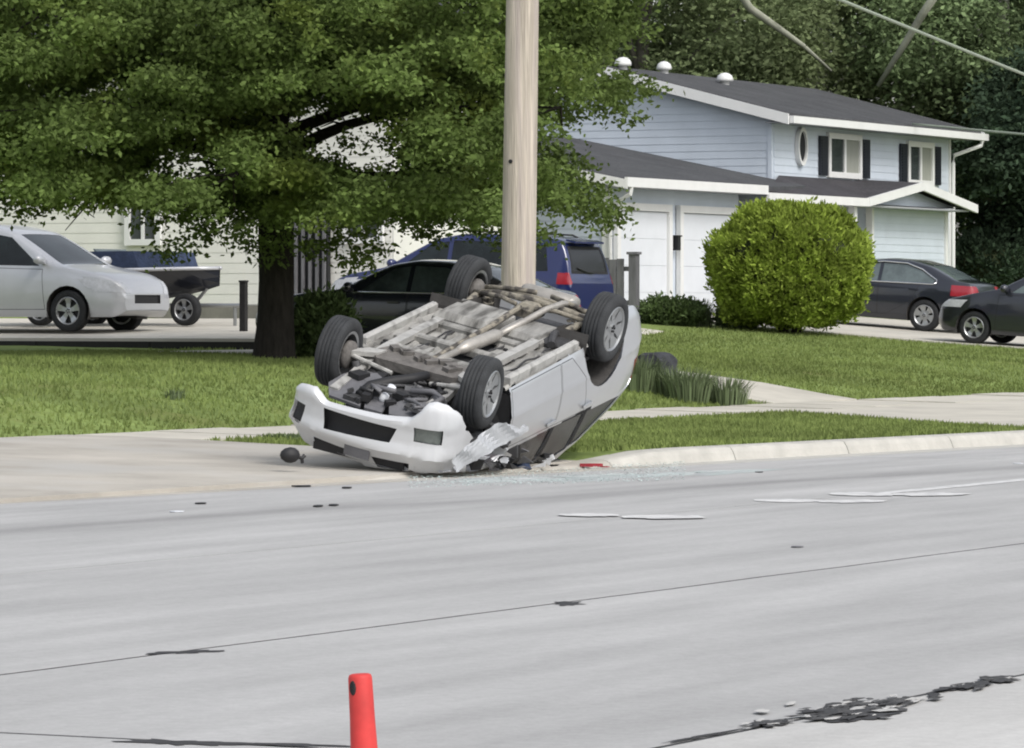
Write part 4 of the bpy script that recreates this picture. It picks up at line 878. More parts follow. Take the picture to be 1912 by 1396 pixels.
# rear suspension
mb = MB(); mb.tube([(-2.62, -.62, .26), (-2.58, -.4, .20), (-2.56, 0, .17), (-2.58, .4, .20), (-2.62, .62, .26)], .036, 10); mb.tube([(-2.84, -.55, .24), (-2.84, .55, .24)], .028, 8); mb.build('rear_axle', 'axle', wreck, smooth=True)
for y in (1, -1):
    mb = MB(); mb.tube([(-2.62, y*.62, .25), (-2.35, y*.56, .24), (-1.98, y*.52, .28)], [.035, .04, .03], 8); mb.build('trailing_arm', 'axle', wreck, smooth=True)
    mb = MB(); mb.tube([(-2.70, y*.62, .22), (-2.70, y*.30, .155), (-2.78, y*.08, .16)], .026, 8); mb.tube([(-2.50, y*.62, .22), (-2.42, y*.30, .17), (-2.36, y*.10, .18)], .024, 8); mb.build('lateral_link', 'axle', wreck, smooth=True)
    mb = MB(); mb.tube([(-2.66, y*.54, .22), (-2.62, y*.50, .55)], .04, 10); hl = [(-2.5+.055*math.cos(k*.7), y*.46+.055*math.sin(k*.7), .24+.0065*k) for k in range(46)]; mb.tube(hl, .012, 5); mb.build('shock_absorber', 'axle', wreck, smooth=True)
    mb = MB(); mb.lathe([(.001, -.05), (.10, -.04), (.13, .0), (.13, .04), (.001, .05)], 16, Matrix.Translation((-2.62, y*.64, .26))); mb.build('brake_drum', 'rust', wreck, smooth=True)
mb = MB(); rbox(mb, -2.58, -2.36, -.12, .12, .17, .30, .05); mb.tube([(-2.35, .05, .2), (-1.7, .03, .235), (-.5, .02, .27)], .028, 8); mb.build('differential', 'axle', wreck)
# front suspension and engine bay seen from below
mb = MB(); mb.prism([(-.20, -.50, .235), (-.46, -.42, .235), (-.50, .44, .235), (-.22, .52, .235), (-.10, .40, .25), (-.12, -.38, .25)], (0, 0, .09))
for k in range(10): mb.box((-.2-.2*random.random(), -.4+.8*random.random(), .225), (.06+.08*random.random(), .05+.06*random.random(), .05), Matrix.Rotation(random.random(), 3, 'Z'))
mb.build('front_subframe', 'rust', wreck)
for y in (1, -1):
    mb = MB(); mb.prism([(-.30, y*.40, .225), (-.16, y*.42, .225), (.0, y*.62, .215), (.02, y*.66, .22), (-.05, y*.67, .22), (-.24, y*.55, .225)], (0, 0, .045)); mb.tube([(-.02, y*.64, .26), (-.05, y*.2, .34)], .022, 8); mb.build('control_arm', 'rail', wreck)
    mb = MB(); mb.tube([(.0, y*.56, .30), (.0, y*.46, .62), (0, y*.44, .85)], [.04, .05, .06], 10); mb.build('strut', 'engine', wreck, smooth=True)
    mb = MB(); mb.lathe([(.001, -.03), (.13, -.03), (.135, 0), (.13, .02), (.001, .03)], 18, Matrix.Translation((0, y*.645, .26))); mb.build('brake_disc', 'rust', wreck, smooth=True)
mb = MB(); rbox(mb, -.05, .38, -.34, .10, .36, .80, .05); rbox(mb, -.02, .34, .12, .44, .40, .78, .06); mb.lathe([(.001, -.06), (.10, -.05), (.10, .05), (.001, .06)], 14, Matrix.Translation((.16, -.40, .45))); mb.build('engine', 'engine', wreck)
mb = MB()
mb.prism([(.66, .46, .44), (.46, .58, .40), (.20, .56, .37), (.16, .28, .36), (.48, .22, .40), (.72, .10, .44)], (0, 0, .025)); mb.prism([(.72, .06, .44), (.50, .16, .41), (.44, -.06, .40), (.72, -.12, .44)], (0, 0, .025))
mb.prism([(.70, -.50, .42), (.52, -.52, .37), (.40, -.40, .36), (.42, -.20, .37), (.58, -.12, .40), (.73, -.20, .43)], (0, 0, .05)); mb.prism([(.30, .22, .38), (.18, .10, .36), (.05, .30, .34), (.16, .46, .35)], (0, 0, .06))
mb.build('undertray', 'plastic_grey', wreck)
rr = random.Random(5)
for nm, mt_, cnt in (('engine_bracket', 'engine', 16), ('engine_cover', 'plastic_grey', 9), ('bay_clip', 'plastic', 12)):
    for k in range(cnt):
        mb = MB(); a, b_, c_ = .03+.12*rr.random(), .03+.12*rr.random(), .02+.05*rr.random(); mb.box((rr.uniform(-.05, .66), rr.uniform(-.52, .52), rr.uniform(.35, .43)), (a, b_, c_), Matrix.Rotation(rr.random()*3, 3, 'Z') @ Matrix.Rotation(rr.uniform(-.4, .4), 3, 'X')); mb.build(nm, mt_, wreck)
for k in range(7):
    mb = MB(); p = Vector((rr.uniform(-.3, .5), rr.uniform(-.5, .5), .34)); pts = [p]
    for j in range(5): p = p+Vector((rr.uniform(-.10, .16), rr.uniform(-.16, .16), rr.uniform(-.02, .02))); pts.append(p)
    mb.tube(pts, rr.choice((.012, .018, .024)), 6); mb.build('hose', rr.choice(('plastic', 'engine', 'plastic_grey')), wreck, smooth=True)
for y0, x0, x1 in ((.30, -.5, -1.6), (.335, -.5, -2.3), (-.22, -.5, -2.0), (-.60, -.6, -1.9)):
    mb = MB(); mb.tube([(x0+(x1-x0)*k/10, y0+.02*math.sin(k*1.7), .312+.006*math.sin(k*2.1)) for k in range(11)], .010, 5); mb.build('brake_line', 'engine', wreck, smooth=True)
for (x, y, a, b_) in ((-.8, .28, .22, .16), (-1.2, -.30, .26, .14), (-1.35, .62, .18, .10), (-.75, -.62, .2, .12), (-1.0, .62, .10, .1)):
    mb = MB(); mb.box((x, y, .318), (a, b_, .03), Matrix.Rotation(.1*math.sin(x*9), 3, 'Z')); mb.build('floor_bracket', 'under', wreck)
for k in range(14):
    mb = MB(); mb.lathe([(.001, -.012), (.022, -.010), (.026, .006)], 10, Matrix.Translation((rr.uniform(-1.5, -.6), rr.choice((-1, 1))*rr.uniform(.2, .68), .318)) @ Matrix.Rotation(math.pi/2, 4, 'X')); mb.build('drain_plug', 'plastic', wreck)
for x in (-.62, -1.05, -1.55): mb = MB(); rbox(mb, x-.05, x+.05, -.40, .48, .262, .33, .015); mb.build('cross_member', 'under', wreck)
mb = MB(); mb.tube([(.56, .20, .40), (.40, .18, .35), (.22, .06, .32), (.08, -.06, .30), (-.10, -.14, .28)], [.05, .055, .055, .05, .04], 10); mb.build('intake_hose', 'plastic', wreck, smooth=True)
mb = MB(); mb.tube([(.44, -.44, .38), (.24, -.48, .34), (.16, -.34, .33), (.26, -.16, .34)], .03, 8); mb.build('coolant_hose', 'plastic_grey', wreck, smooth=True)
for (x, y, z) in ((.50, -.02, .38), (.34, .00, .345)): mb = MB(); mb.lathe([(.001, -.04), (.038, -.035), (.045, .02), (.03, .05), (.001, .055)], 12, Matrix.Translation((x, y, z)) @ Matrix.Rotation(R(70), 4, 'X')); mb.build('fluid_cap', 'white_cloth', wreck, smooth=True)
# torn front wing, headlamp, airbag cloth
WI = WM.inverted(); mb = MB()
def sight(px, py, d): return Vector(((px-CX)/FPX*d, d, EYE-(py-HY)/FPX*d))
for i in range(23):
    u = i/22; a_ = sight(852+135*u, 879-76*u, 41.3+.9*u)
    for j in range(6):
        v = j/5; wv = .08+.13*math.sin(math.pi*min(1, u*1.15))**.7
        p = a_+Vector((-.03*v+.012*math.sin(u*31+v*5), -.05*v+.03*math.sin(u*11+v*3)+.012*math.sin(u*31+v*7), -.01+wv*v+.02*math.sin(u*9+v*2)*v+.012*random.random()))
        mb.v.append(tuple(WI @ p))
for i in range(22):
    for j in range(5): a = i*6+j; mb.f.append([a, a+1, a+7, a+6]); mb.m.append(0)
mb.build('torn_wing', 'crumple', wreck)
mb = MB(); mb.box((.58, -.70, .90), (.14, .20, .10), Matrix.Rotation(.5, 3, 'Z')); mb.box((.52, -.78, .86), (.05, .10, .14), Matrix.Rotation(1.0, 3, 'X')); mb.build('headlight', 'lens', wreck)
mb = MB(); mb.tube([(.30, -.70, .75), (.05, -.74, .70), (-.20, -.80, .74), (-.42, -.84, .80)], [.05, .07, .05, .03], 7); mb.tube([(-.1, -.72, .55), (-.3, -.80, .68), (-.42, -.86, .86)], [.04, .03, .05], 6); mb.build('inner_wing', 'engine', wreck)
mb = MB(); mb.prism([(-.42, -.60, .35), (-.48, -.84, .40), (-.50, -.88, .86), (-.40, -.70, .95)], (.03, 0, 0)); mb.build('wing_splash_shield', 'plastic', wreck)
rr = random.Random(11)
for k in range(26):
    px, py = rr.uniform(872, 1035), rr.uniform(838, 874); u = (px-872)/163; c0 = sight(px, py, 41.75+1.5*u+.25*rr.random()); mb = MB(); n = rr.choice((3, 4, 5)); q = rr.uniform(.05, .13)
    pts = [WI @ (c0+Vector((q*math.cos(2*math.pi*j/n+k)*rr.uniform(.5, 1), rr.uniform(-.05, .05), q*.7*math.sin(2*math.pi*j/n+k)*rr.uniform(.4, 1)))) for j in range(n)]
    mb.prism(pts, tuple((WI.to_3x3() @ Vector((.01, .015, .004))))); mb.build('trim_shard', ('plastic', 'engine', 'plastic', 'crumple', 'plastic_grey', 'plastic', 'white_cloth')[k % 7], wreck)
# crush whatever lies below the road surface
WI = WM.inverted()
for o in [x for x in bpy.data.objects if x.parent is wreck or (x.parent is not None and x.parent.parent is wreck)]:
    if o.type != 'MESH' or o.name.startswith(('wheel', 'rim')): continue
    ch = False
    for v in o.data.vertices:
        p = WM @ v.co; s_, t_ = ST(p.x, p.y); g0 = .025
        if t_ > tk(s_)-.05: g0 = max(h(t_, s_)+.03, .03)
        if p.z < g0+.05:
            k = min(1, (g0+.05-p.z)/.3); p.z = g0+.03*random.random()*(1 if p.z < g0 else 0)+max(0, (p.z-g0))*.6; p.x += k*.03*math.sin(p.y*17+p.z*9); p.y += k*.03*math.sin(p.x*19); v.co = WI @ p; ch = True
    if ch: o.data.update()
# ------------------------------------------------------------------ utility pole, wires, cone, fence, boat, small things
pl = empty('utility_pole', (.04, 48.55, .12)); tag(pl, 'weathered timber utility pole standing behind the overturned car', 'utility pole')
mb = MB(); n = 40; seg = 22
for i in range(n+1):
    z = i/n*10.5; r0 = .188-.0035*z
    for k in range(seg):
        a = 2*math.pi*k/seg; r1 = r0*(1+.012*math.sin(5*a+z*.4)+.010*math.sin(11*a+z*.23))
        mb.v.append((.0145*z+r1*math.cos(a), r1*math.sin(a), z))
for i in range(n):
    for k in range(seg): mb.f.append([i*seg+k, i*seg+(k+1) % seg, (i+1)*seg+(k+1) % seg, (i+1)*seg+k]); mb.m.append(0)
mb.f.append([n*seg+k for k in range(seg)]); mb.m.append(0)
mb.build('shaft', 'wood', pl, smooth=True)
for (a, z, q) in ((-2.15, 2.95, .022),):
    r0 = .188-.0035*z; mb = MB(); mb.lathe([(.001, .012), (q, .010), (q*1.1, -.02)], 10, Matrix.Translation((.0145*z+r0*math.cos(a), r0*math.sin(a), z)) @ Matrix.Rotation(a-math.pi/2, 4, 'Z')); mb.build('bolt_hole', 'dark', pl)
def cable(name, a, b, r, label, sag=.0):
    a, b = Vector(a), Vector(b); pts = []
    for k in range(25):
        u = k/24; p = a.lerp(b, u); p.z -= sag*4*u*(1-u); pts.append(p)
    mb = MB(); mb.tube(pts, r, 8); return tag(mb.build(name, 'wire', smooth=True), label, 'cable')
def at(px, py, d): return ((px-CX)/FPX*d, d, EYE-(py-HY)/FPX*d)
pt = Vector((.04+.0145*6.0+.15, 48.55, 6.08))
cable('overhead_cable', pt, at(2620, 420, 86), .022, 'pale cable sloping down from the utility pole across the dark trees', .03)
cable('service_cable', at(1704, 231, 107.2), at(2500, 292, 96), .026, 'thin cable running right from the roof edge of the blue house', .05)

cn = empty('traffic_cone', (-.253, 9.0, 0)); cn.rotation_euler = (0, R(-3.2), 0); tag(cn, 'slim red orange traffic cone on the near lane', 'traffic cone')
mb = MB(); mb.lathe([(.001, .792), (.017, .792), (.0215, .790), (.0235, .784), (.0248, .70), (.0262, .66), (.0262, .655), (.029, .60), (.046, .30), (.062, .06), (.075, .05), (.075, .04)], 28, axis='z'); mb.build('cone_body', 'cone', cn, smooth=True)
mb = MB(); mb.lathe([(.001, .045), (.10, .045), (.125, .035), (.13, .0), (.001, .0)], 8, axis='z'); mb.build('cone_base', 'rubber', cn)
mb = MB(); mb.lathe([(.001, .004), (.007, .003), (.009, -.004)], 12, Matrix.Translation((-.0145, -.0185, .766)) @ Matrix.Rotation(R(-38), 4, 'Z') @ Matrix.Diagonal((.9, -1, 1.9, 1))); mb.build('grip_hole', 'rubber', cn)

fn = empty('fence', W(80, 17.5, h(17.5, 80))); tag(fn, 'short weathered grey board fence between the minivan and the garage', 'fence')
zb = h(17.5, 80)
mb = MB(); mb.prism([W(79.95, 17.42, zb-.1), W(80.11, 17.42, zb-.1), W(80.11, 17.58, zb-.1), W(79.95, 17.58, zb-.1)], (0, 0, 1.42)); mb.prism([W(79.92, 17.39, zb+1.32), W(80.14, 17.39, zb+1.32), W(80.14, 17.61, zb+1.32), W(79.92, 17.61, zb+1.32)], (0, 0, .05)); wb(mb, 'fence_post', 'fence', fn)
mb = MB()
for z in (.35, 1.0): mb.prism([W(80.06, 17.58, zb+z), W(80.10, 17.58, zb+z), W(80.10, 20.6, zb+z), W(80.06, 20.6, zb+z)], (0, 0, .09))
wb(mb, 'fence_rail', 'fence', fn)
for k in range(18):
    t0_ = 17.72+k*.16; mb = MB(); mb.prism([W(80.02, t0_, zb+.04), W(80.05, t0_, zb+.04), W(80.05, t0_+.145, zb+.04), W(80.02, t0_+.145, zb+.04)], (0, 0, 1.20+.02*math.sin(k*4))); wb(mb, 'fence_board', 'fence', fn)

mb = MB(); p0 = W(64.6, 17.2, padz(64.6)); mb.box((p0.x, p0.y, p0.z+.40), (.10, .10, .80), Matrix.Rotation(-PHI, 3, 'Z')); mb.box((p0.x, p0.y, p0.z+.81), (.12, .12, .03), Matrix.Rotation(-PHI, 3, 'Z'))
tag(mb.build('bollard', 'post'), 'short dark post on the concrete pad just left of the tree trunk', 'post')

bt = empty('boat', W(66.9, 20.0, padz(66.9)), HEAD_OUT); tag(bt, 'small dark hulled boat on a trailer beside the pale minivan', 'boat')
mb = MB(); nx = 16; prof = 7
for i in range(nx+1):
    u = i/nx; x = -3.2+4.2*u; wd = .78*(1-max(0, (u-.55)/.45)**2.2)+.02; keel = .42+.25*max(0, (u-.6)/.4)**2; gun = .86+.10*u
    for j in range(prof):
        v = j/(prof-1); y = -wd+2*wd*v; q = abs(2*v-1); mb.v.append((x, y, keel+(gun-keel)*q**1.6))
for i in range(nx):
    for j in range(prof-1): a = i*prof+j; mb.f.append([a, a+1, a+prof+1, a+prof]); mb.m.append(0)
    mb.f.append([i*prof, (i+1)*prof, (i+1)*prof+prof-1, i*prof+prof-1]); mb.m.append(0)
mb.f.append(list(range(prof))); mb.m.append(0); mb.build('hull', 'hull', bt, smooth=False)
for sg in (1, -1):
    mb = MB(); pts = []
    for i in range(nx+1): u = i/nx; wd = .78*(1-max(0, (u-.55)/.45)**2.2)+.03; pts.append((-3.2+4.2*u, sg*wd, .87+.10*u))
    mb.tube(pts, .035, 6); mb.build('gunwale', 'van_paint', bt, smooth=True)
mb = MB(); mb.prism([(-.9, -.55, .95), (-1.15, -.5, 1.30), (-1.15, .5, 1.30), (-.9, .55, .95)], (-.04, 0, 0)); mb.build('windscreen', 'glass_mid', bt)
mb = MB(); mb.prism([(.35, -.45, .90), (-.2, -.62, .92), (-2.9, -.66, .90), (-2.9, .66, .90), (-.2, .62, .92), (.35, .45, .90)], (-.12, 0, .34)); mb.build('boat_cover', 'denim', bt)
mb = MB(); mb.prism([(-1.3, -.4, .9), (-2.0, -.4, .9), (-2.0, .4, .9), (-1.3, .4, .9)], (0, 0, .30)); mb.build('seat', 'plastic_grey', bt)
mb = MB(); mb.tube([(-2.8, 0, .36), (1.5, 0, .34)], .04, 6); mb.tube([(-2.0, -.8, .34), (-2.0, .8, .34)], .03, 6); mb.tube([(.5, 0, .36), (.75, 0, .62), (.9, 0, .9)], .03, 6); mb.tube([(1.3, 0, .34), (1.3, 0, .0)], .03, 6); mb.build('trailer_frame', 'alloy', bt)
for (x, y) in ((-2.0, .85), (-2.0, -.85), (.55, -.35)): wheel(bt, (x, y, .27), .27, .17, 1 if y > 0 else -1, 'five')

st_ = empty('stone_block', W(58.0, 6.75, h(6.75)-.05), -PHI); tag(st_, 'dark square landscape stone behind the spiky grasses beside the drive', 'stone')
mb = MB(); rbm = bmesh.new(); bmesh.ops.create_cube(rbm, size=1); bmesh.ops.subdivide_edges(rbm, edges=rbm.edges[:], cuts=4, use_grid_fill=True)
for v in rbm.verts:
    q = v.co; k = 1-.06*(abs(q.x*2)**6*abs(q.z*2)**6+abs(q.y*2)**6*abs(q.z*2)**6); v.co = Vector((q.x*.40*k+.012*math.sin(q.y*9+q.z*7), q.y*.55*k+.012*math.sin(q.x*8), (q.z+.5)*.52*k+.01*math.sin(q.x*11)))
me = bpy.data.meshes.new('block'); rbm.to_mesh(me); rbm.free(); me.materials.append(M['stone']); link('block', me, st_)

# debris on the road
def road_at(px, py, z=0.0):
    d = (EYE-z)*FPX/(py-HY); return Vector(((px-CX)/FPX*d, d, z))
p = road_at(548, 866, .13); dm = empty('broken_mirror', p+Vector((0, 0, 0)), .4); tag(dm, 'broken black mirror housing lying on the apron left of the wrecked nose', 'car part')
mb = MB(); mb.lathe([(.001, -.05), (.06, -.045), (.085, .0), (.075, .05), (.05, .06), (.001, .055)], 12, Matrix.Translation((-.03, 0, .08)) @ Matrix.Diagonal((1.1, 1, .85, 1))); mb.build('housing', 'plastic', dm, smooth=True)
mb = MB(); mb.tube([(.02, 0, .07), (.08, .0, .05), (.11, .01, .075)], .018, 6); mb.tube([(.08, 0, .05), (.085, 0, .005)], .016, 6); mb.build('bracket', 'plastic', dm)
def chip(px, py, dims, mt, label, name, rz=0.0, z=0.0, cat='debris', n=1, group=None):
    p = road_at(px, py, z); mb = MB(); a, b, c_ = dims; rr = random.Random(px*7+py)
    c_ *= .45; a *= .8; b *= .7
    pts = [Vector((a*(.5+.25*rr.random())*math.cos(q), b*(.35+.3*rr.random())*math.sin(q), 0)) for q in np.linspace(0, 6.28, 8)[:-1]]
    mb.prism([v+Vector((0, 0, .004)) for v in pts], (0, 0, c_)); mb.v = [(x, y, zz+(.3*c_*rr.random() if zz > .01 else 0)) for x, y, zz in mb.v]
    o = mb.build(name, mt); o.location = p; o.rotation_euler = (0, 0, rz); return tag(o, label, cat, group)
chip(1105, 872, (.22, .14, .06), 'lens_red', 'larger red lamp fragment lying by the kerb right of the wreck', 'lamp_fragment', .2)
chip(1068, 872, (.14, .10, .03), 'lens_red', 'small red lamp fragment closest to the dark roof of the wreck', 'lamp_fragment', .7)
chip(1128, 873, (.10, .08, .02), 'lens_red', 'flat red lamp sliver at the right end of the lamp fragments', 'lamp_fragment', .1)
chip(565, 909, (.18, .25, .02), 'plastic', 'long black plastic piece on the gutter before the wrecked bumper', 'plastic_piece')
chip(648, 912, (.09, .18, .02), 'plastic', 'small black plastic piece under the middle of the wrecked bumper', 'plastic_piece')
chip(595, 946, (.08, .3, .015), 'plastic', 'thin black plastic splinter on the road left of its twin', 'plastic_piece')
chip(622, 944, (.08, .35, .015), 'plastic', 'thin black plastic splinter nearer the cone of a pair', 'plastic_piece')
chip(375, 941, (.10, .2, .015), 'plastic', 'dark plastic splinter lying alone on the far left of the lane', 'plastic_piece')
chip(1286, 857, (.14, .12, .05), 'plastic', 'black plastic lump lying against the kerb', 'plastic_piece')
chip(332, 956, (.12, .25, .01), 'white_cloth', 'white scrap on the lane at the far left', 'paper_scrap')
chip(325, 909, (.10, .2, .01), 'white_cloth', 'white scrap at the gutter edge on the far left', 'paper_scrap')
chip(1900, 866, (.10, .2, .01), 'white_cloth', 'white scrap on the road at the right edge', 'paper_scrap')
chip(1418, 882, (.08, .15, .01), 'plastic', 'tiny dark chip on the right part of the gutter', 'plastic_piece')
chip(1488, 1022, (.08, .2, .01), 'plastic_grey', 'grey chip alone in the middle of the lane', 'plastic_piece')
# cloth hanging out of the crushed cabin
def cloth(px, py, w_, d_, hh, mt, label, seed):
    p = road_at(px, py); mb = MB(); rr = random.Random(seed); n = 12
    for i in range(n+1):
        for j in range(n+1):
            u, v = i/n-.5, j/n-.5; e = max(0, 1-(2*u)**2)*max(0, 1-(2*v)**2)
            mb.v.append((u*w_+.02*rr.random(), v*d_+.02*rr.random(), .012+hh*e**.6*(.6+.5*math.sin(u*13+seed)*math.sin(v*9+seed*2))))
    for i in range(n):
        for j in range(n): a = i*(n+1)+j; mb.f.append([a, a+1, a+n+2, a+n+1]); mb.m.append(0)
    o = mb.build('cloth', mt, smooth=True); o.location = p; return tag(o, label, 'cloth')
cloth(960, 876, .30, .5, .16, 'denim', 'dark blue cloth hanging out under the crushed cabin', 3)
cloth(936, 873, .16, .4, .14, 'white_cloth', 'white airbag cloth beside the dark blue cloth', 5)
cloth(1015, 868, .34, .4, .12, 'plastic', 'black interior trim spilling out below the side windows', 8)
sh = []
for k in range(5200):
    x = 760+random.random()*520; y = 876+random.random()**1.4*36-.03*(x-800); p = road_at(x, y); a = random.random()*6.28; r_ = .004+.010*random.random()
    sh += [(p.x+r_*math.cos(a+q), p.y+r_*math.sin(a+q), .006+.008*random.random()) for q in (0, 2.1, 4.2)]
tag(link('broken_glass', arr_mesh('broken_glass', np.array(sh), 3, 'shard')), kind='stuff')

# ------------------------------------------------------------------ vegetation
def limb_path(a, b, bend, n=9):
    a, b = Vector(a), Vector(b); out = []
    m = Vector((rng.normal(), rng.normal(), 0))*bend
    for k in range(n): u = k/(n-1); out.append(a.lerp(b, u)+m*math.sin(u*math.pi)+Vector((0, 0, bend*.8*math.sin(u*math.pi))))
    return out
# the big shade tree left of the pole: sprays of leaves on drooping limbs, gaps between them
TB = W(56.5, 12.0, h(12.0, 56.5)-.08)
tree = empty('shade_tree', TB); tag(tree, 'large leafy shade tree with dark trunk on the lawn left of the pole', 'tree')
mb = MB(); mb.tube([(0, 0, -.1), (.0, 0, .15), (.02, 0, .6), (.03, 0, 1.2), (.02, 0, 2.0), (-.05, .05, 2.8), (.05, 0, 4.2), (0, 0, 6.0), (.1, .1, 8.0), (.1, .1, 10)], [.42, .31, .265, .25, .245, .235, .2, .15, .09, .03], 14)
ends = []
for k in range(46):
    z0 = 1.9+6.6*(k/46)**1.0+rng.random()*.3; az = k*2.399+rng.normal()*.2
    reach = (3.2+2.6*rng.random()) if z0 < 5.5 else (2.2+2.4*rng.random())*(1-(z0-5.5)/6)
    dz = (.1+.8*rng.random()) if z0 < 3.2 else .8+1.4*rng.random()
    if z0 < 2.6: dz -= .5
    e = Vector((reach*math.cos(az), reach*math.sin(az), z0+dz))
    for _ in range(12):                                      # keep the bare limb tips inside the leaf masses
        ew = e+TB; ex, ey = CX+FPX*ew.x/ew.y, HY-FPX*(ew.z-EYE)/ew.y
        if ex > 1090 or ey > 370: e = Vector((e.x*.9, e.y*.9, e.z+.08))
    path = limb_path((0.02, 0, z0), e, .35); mb.tube(path, [.085*(1-.85*i/8)*(1.25 if z0 < 4 else .9) for i in range(9)], 6, cap=False)
    for i in range(3, 9):
        for j in range(3):
            q = Vector((rng.normal()*.55, rng.normal()*.55, rng.normal()*.22-.12)); c_ = path[i]+q*(.6+.08*i); ends.append((c_, i)) if rng.random() < .45 else None
            if j < 2: mb.tube([path[i], path[i].lerp(c_, .5)+Vector((0, 0, .06)), c_], [.02, .014, .006], 4, cap=False)
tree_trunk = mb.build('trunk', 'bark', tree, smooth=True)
vis = [c_ for c_, i in ends]
# extra hanging sprays where the photograph shows the lower crown edge
for (px, py, dd) in ((330, 400, -1.5), (380, 450, -2), (340, 470, -1), (395, 478, -1.4), (432, 440, -1.2), (312, 440, -.6), (620, 462, -.8), (662, 468, -.4), (735, 425, -.8), (752, 445, -.5), (560, 420, -1.6), (455, 400, -2), (420, 380, -1), (350, 330, -1.5), (460, 330, -2.2), (520, 270, -2.5), (330, 260, -1), (640, 250, -2.2), (660, 380, -1.5), (720, 340, -2), (760, 300, -1.8), (820, 280, -1.5), (860, 330, -1), (800, 390, -1), (870, 400, -.5), (900, 240, -1.5), (780, 180, -2.5), (700, 130, -3), (860, 120, -2), (1040, 180, -.5), (1085, 215, 0), (1130, 200, -.3), (1170, 215, 0), (1030, 260, 0), (1060, 310, .5), (1040, 350, .3), (1080, 375, .2), (1110, 385, 0), (1020, 400, 0), (1120, 85, .6), (1060, 60, .4), (1150, 30, .8), (690, 430, -.5), (640, 440, -.5), (580, 330, -2), (1040, 110, -.6)):
    w0 = Vector(at(px, py, 65+dd))-TB
    for j in range(5): vis.append(w0+Vector((rng.normal()*.28, rng.normal()*.5, rng.normal()*.14)))
# boughs: flattened, drooping pads of twigs with open gaps between them
bough = []
def far_enough(p, dmin): return all((p-q).length > dmin for q, r_ in bough)
for k in range(6000):
    px = -180+1350*rng.random(); py = -60+520*rng.random(); dd = -4.6+8*rng.random()
    if ((px-655)/118)**2+((py-262)/62)**2 < 1: continue        # where the white house shows between the boughs
    if ((px-345)/75)**2+((py-295)/38)**2 < 1: continue
    if py > 400-.00022*(px-640)**2+40*math.sin(px*.031) or (px < 470 and py > 352): continue
    if px > 1000 and py > 110+50*math.sin(px*.05): continue
    q = Vector(at(px, py, 65+dd))-TB
    if (q.x/5.9)**2+(q.y/5.2)**2 > 1: continue
    if far_enough(q, .86): bough.append((q, .46+.26*rng.random()))
for k in range(120):
    a = rng.random()*6.28; r_ = 5.2*math.sqrt(rng.random()); z = 6.0+4.6*rng.random(); q = Vector((r_*math.cos(a), r_*math.sin(a), z))
    if (r_/5.6)**2+((z-5.4)/5.4)**2 < 1 and far_enough(q, .95): bough.append((q, .8))
for q, r_ in bough:
    o_ = Vector((q.x, q.y, 0)); o_ = o_.normalized() if o_.length > .1 else Vector((1, 0, 0)); sd2 = Vector((-o_.y, o_.x, 0))
    for j in range(13):
        u, v = rng.normal()*.62*r_, rng.normal()*.55*r_
        vis.append(q+o_*u+sd2*v+Vector((0, 0, -.30*max(0, u)**1.3-.22*v*v+rng.normal()*.10*r_/.6)))
vis = np.array([list(v) for v in vis])
wx = vis+np.array(list(TB)); qx = CX+FPX*wx[:, 0]/wx[:, 1]; qy = HY-FPX*(wx[:, 2]-EYE)/wx[:, 1]; rn = rng.random(len(vis))
drop = (((qx-655)/112)**2+((qy-262)/60)**2 < 1) & (rn < .88)            # thin spots of the crown, as on the real tree
drop |= (((qx-350)/85)**2+((qy-305)/48)**2 < 1) & (rn < .82)
drop |= (qy > 372+25*np.sin(qx*.035)) & (qx < 470) & (rn < .62)
drop |= (qy > 385+22*np.sin(qx*.05)) & (qx > 560) & (qx < 930) & (rn < .8)
drop |= (((qx-740)/70)**2+((qy-330)/26)**2 < 1) & (rn < .6)
drop |= (qx > 1110) & (qy > 80) & (qy < 150)
drop |= (qx > 1085) & (qy > 255) & (qy < 338) & (rn < .8)
drop |= (qx > 1006) & (qy > 135) & (rn < .30)
drop |= (qx > 1075) & (qy > 150) & (qy < 255) & (rn < .45)
drop |= (qx > 1215)
vis = vis[~drop]
V = leaves(vis, (.15, .15, .085), 96, .088, .55, .35, .35, flat=.55)
lo = link('leaves', arr_mesh('leaves', V, 4, 'leaf'), tree); lo['kind'] = 'stuff'

# round clipped bush
BB = W(81.2, 14.75, h(14.75, 81)-.02)
bush = empty('round_bush', BB); tag(bush, 'large yellow green bush clipped to a ball at the driveway edge', 'bush')
RX, RZ, CZ = 1.48, 1.2, 1.25
def lump(d): return 1+.045*math.sin(d.x*7+1)*math.sin(d.z*6)+.035*math.sin(d.y*9+d.z*5)+.045*math.sin(d.x*17+d.y*8+2*math.sin(d.z*9))*math.sin(d.z*15+d.x*5)
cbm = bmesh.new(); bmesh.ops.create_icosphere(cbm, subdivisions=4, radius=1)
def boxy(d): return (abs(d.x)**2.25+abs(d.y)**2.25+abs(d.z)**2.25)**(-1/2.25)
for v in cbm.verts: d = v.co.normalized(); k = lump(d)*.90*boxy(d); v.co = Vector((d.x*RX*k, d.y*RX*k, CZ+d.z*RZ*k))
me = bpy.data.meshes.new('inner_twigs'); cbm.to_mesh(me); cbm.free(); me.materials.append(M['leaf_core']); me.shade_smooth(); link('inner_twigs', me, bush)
mb = MB()
for k in range(6): a = k*1.05; mb.tube([(.12*math.cos(a), .12*math.sin(a), -.1), (.3*math.cos(a), .3*math.sin(a), .5), (.5*math.cos(a), .5*math.sin(a), 1.1)], [.06, .05, .03], 6)
mb.build('stems', 'bark', bush)
cs, ou = [], []
